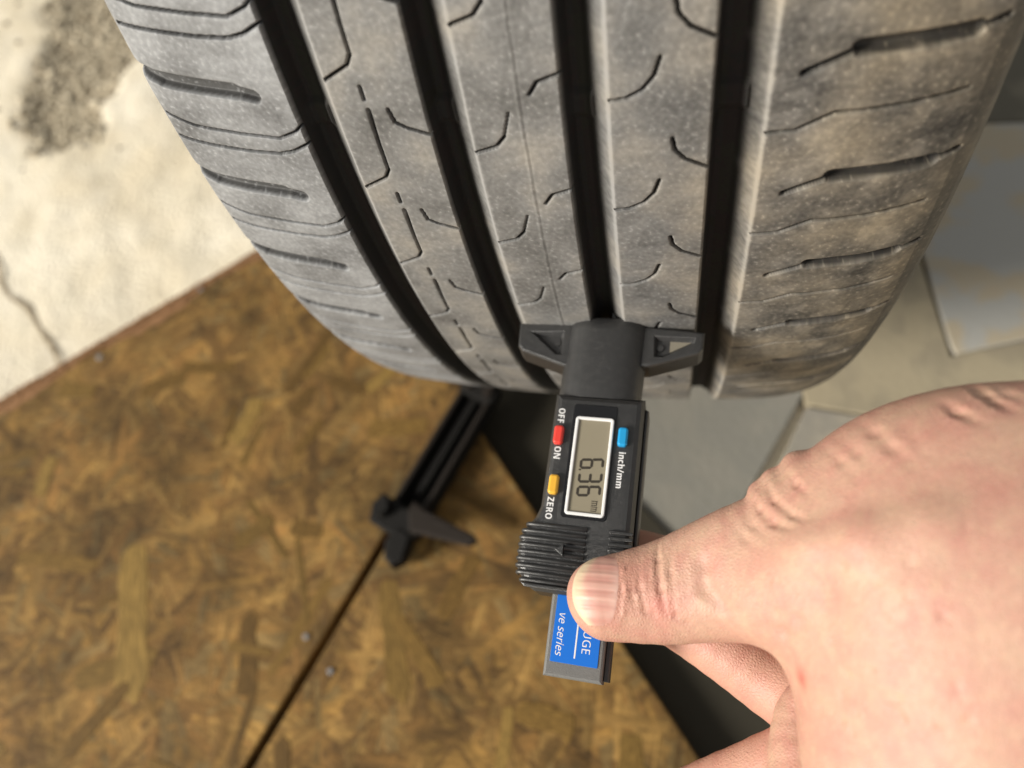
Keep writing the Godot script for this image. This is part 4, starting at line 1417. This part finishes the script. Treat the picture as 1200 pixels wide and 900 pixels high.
func skin_color(p: Vector3, fine: FastNoiseLite) -> Color:
	var a := skin_noise.get_noise_3dv(p)
	var b := skin_noise.get_noise_3dv(p * 2.7 + Vector3(50, 0, 0))
	var c := Color(0.50, 0.308, 0.224).lerp(Color(0.485, 0.245, 0.19), clampf(0.45 + 0.9 * a, 0.0, 1.0))
	c = c.lerp(Color(0.53, 0.35, 0.24), clampf(0.8 * b, 0.0, 0.6))
	c = c * (1.0 + 0.10 * fine.get_noise_3dv(p))
	# redder knuckle, finger ends and a small healing scratch
	var red := exp(-p.distance_squared_to(Vector3(22, -88, 31)) / 14.0) * 0.8
	red += exp(-p.distance_squared_to(Vector3(9, -88, 27)) / 60.0) * 0.45 + exp(-p.distance_squared_to(Vector3(13, -80, 29)) / 30.0) * 0.3
	c = c.lerp(Color(0.52, 0.19, 0.155), clampf(red, 0.0, 0.75))
	if p.z < 2.0: c = c.lerp(Color(0.55, 0.26, 0.20), 0.4)
	var q := (p - Vector3(51.4, -100.2, 43.0)) * Vector3(1.0, 0.45, 0.7)
	c = c.lerp(Color(0.42, 0.10, 0.075), 0.75 * exp(-q.length_squared() / 1.6))
	return Color(clampf(c.r, 0, 1), clampf(c.g, 0, 1), clampf(c.b, 0, 1))

func nail(t: Node3D, at: Vector3, all: PackedInt32Array) -> void:
	var none := PackedInt32Array()
	var nu := 40
	var nv := 44
	var v := PackedVector3Array()
	var col := PackedColorArray()
	var idx := PackedInt32Array()
	var fine := FastNoiseLite.new()
	fine.seed = 5; fine.frequency = 0.5
	for j in nv + 1:
		var b := 2.0 * j / nv - 1.0
		for i in nu + 1:
			var u := float(i) / nu
			# from the cuticle (u = 0) to the free edge (u = 1), rounded at both ends
			var reach_tip := -0.4 + 4.6 * pow(absf(b), 2.6)
			var reach_root := 11.9 - 2.0 * pow(absf(b), 3.0)
			var x := lerpf(reach_root, reach_tip, u)
			var y := -85.1 + b * 8.7 + (-0.35 * u)
			var p := Vector3(x, y, 40.0)
			for k in 40: p.z -= 0.8 * flesh(p, all, none)
			var h := 0.4
			var g := Vector3(flesh(p + Vector3(h, 0, 0), all, none), flesh(p + Vector3(0, h, 0), all, none), flesh(p + Vector3(0, 0, h), all, none)).normalized()
			var edge := minf(1.0 - absf(b), minf(u * 1.3, (1.0 - u) * 2.0))
			var ridge := 0.06 * sin(b * 21.0 + 1.5 * fine.get_noise_1d(b * 9.0)) + 0.05 * sin(b * 47.0 + 2.0)
			var up := -0.12 + 0.16 * sstep(0.0, 0.12, edge) + 0.3 * sstep(0.05, 0.7, u) + ridge * sstep(0.0, 0.3, edge)
			if u > 0.8: up += 0.25 * sstep(0.8, 1.0, u) * (1.0 - absf(b))
			v.append((p + g * up - at) * MM)
			var bed := Color(0.54, 0.27, 0.22).lerp(Color(0.59, 0.34, 0.275), 0.5 + 0.5 * sin(b * 17.0 + 1.0))
			bed = bed.lerp(Color(0.66, 0.44, 0.37), (1.0 - sstep(0.05, 0.3, u)) * (1.0 - absf(b)) * 0.7)
			var tipc := Color(0.62, 0.485, 0.335)
			col.append(bed.lerp(tipc, sstep(0.66 + 0.05 * sin(b * 8.0), 0.90, u)))
	var n := PackedVector3Array()
	var w := nu + 1
	for j in nv + 1:
		for i in w:
			var e := v[j * w + mini(i + 1, nu)] - v[j * w + maxi(i - 1, 0)]
			var f := v[mini(j + 1, nv) * w + i] - v[maxi(j - 1, 0) * w + i]
			var g := e.cross(f).normalized()
			n.append(g if g.z > 0 else -g)
			if j < nv and i < nu:
				var o := j * w + i
				idx.append_array([o, o + 1, o + w + 1, o, o + w + 1, o + w])
	var m := mat(Color.WHITE, 0.5)
	m.vertex_color_use_as_albedo = true
	m.subsurf_scatter_enabled = true
	m.subsurf_scatter_strength = 0.05
	part("thumb_nail", arrays_mesh(v, n, idx, col), m, t)
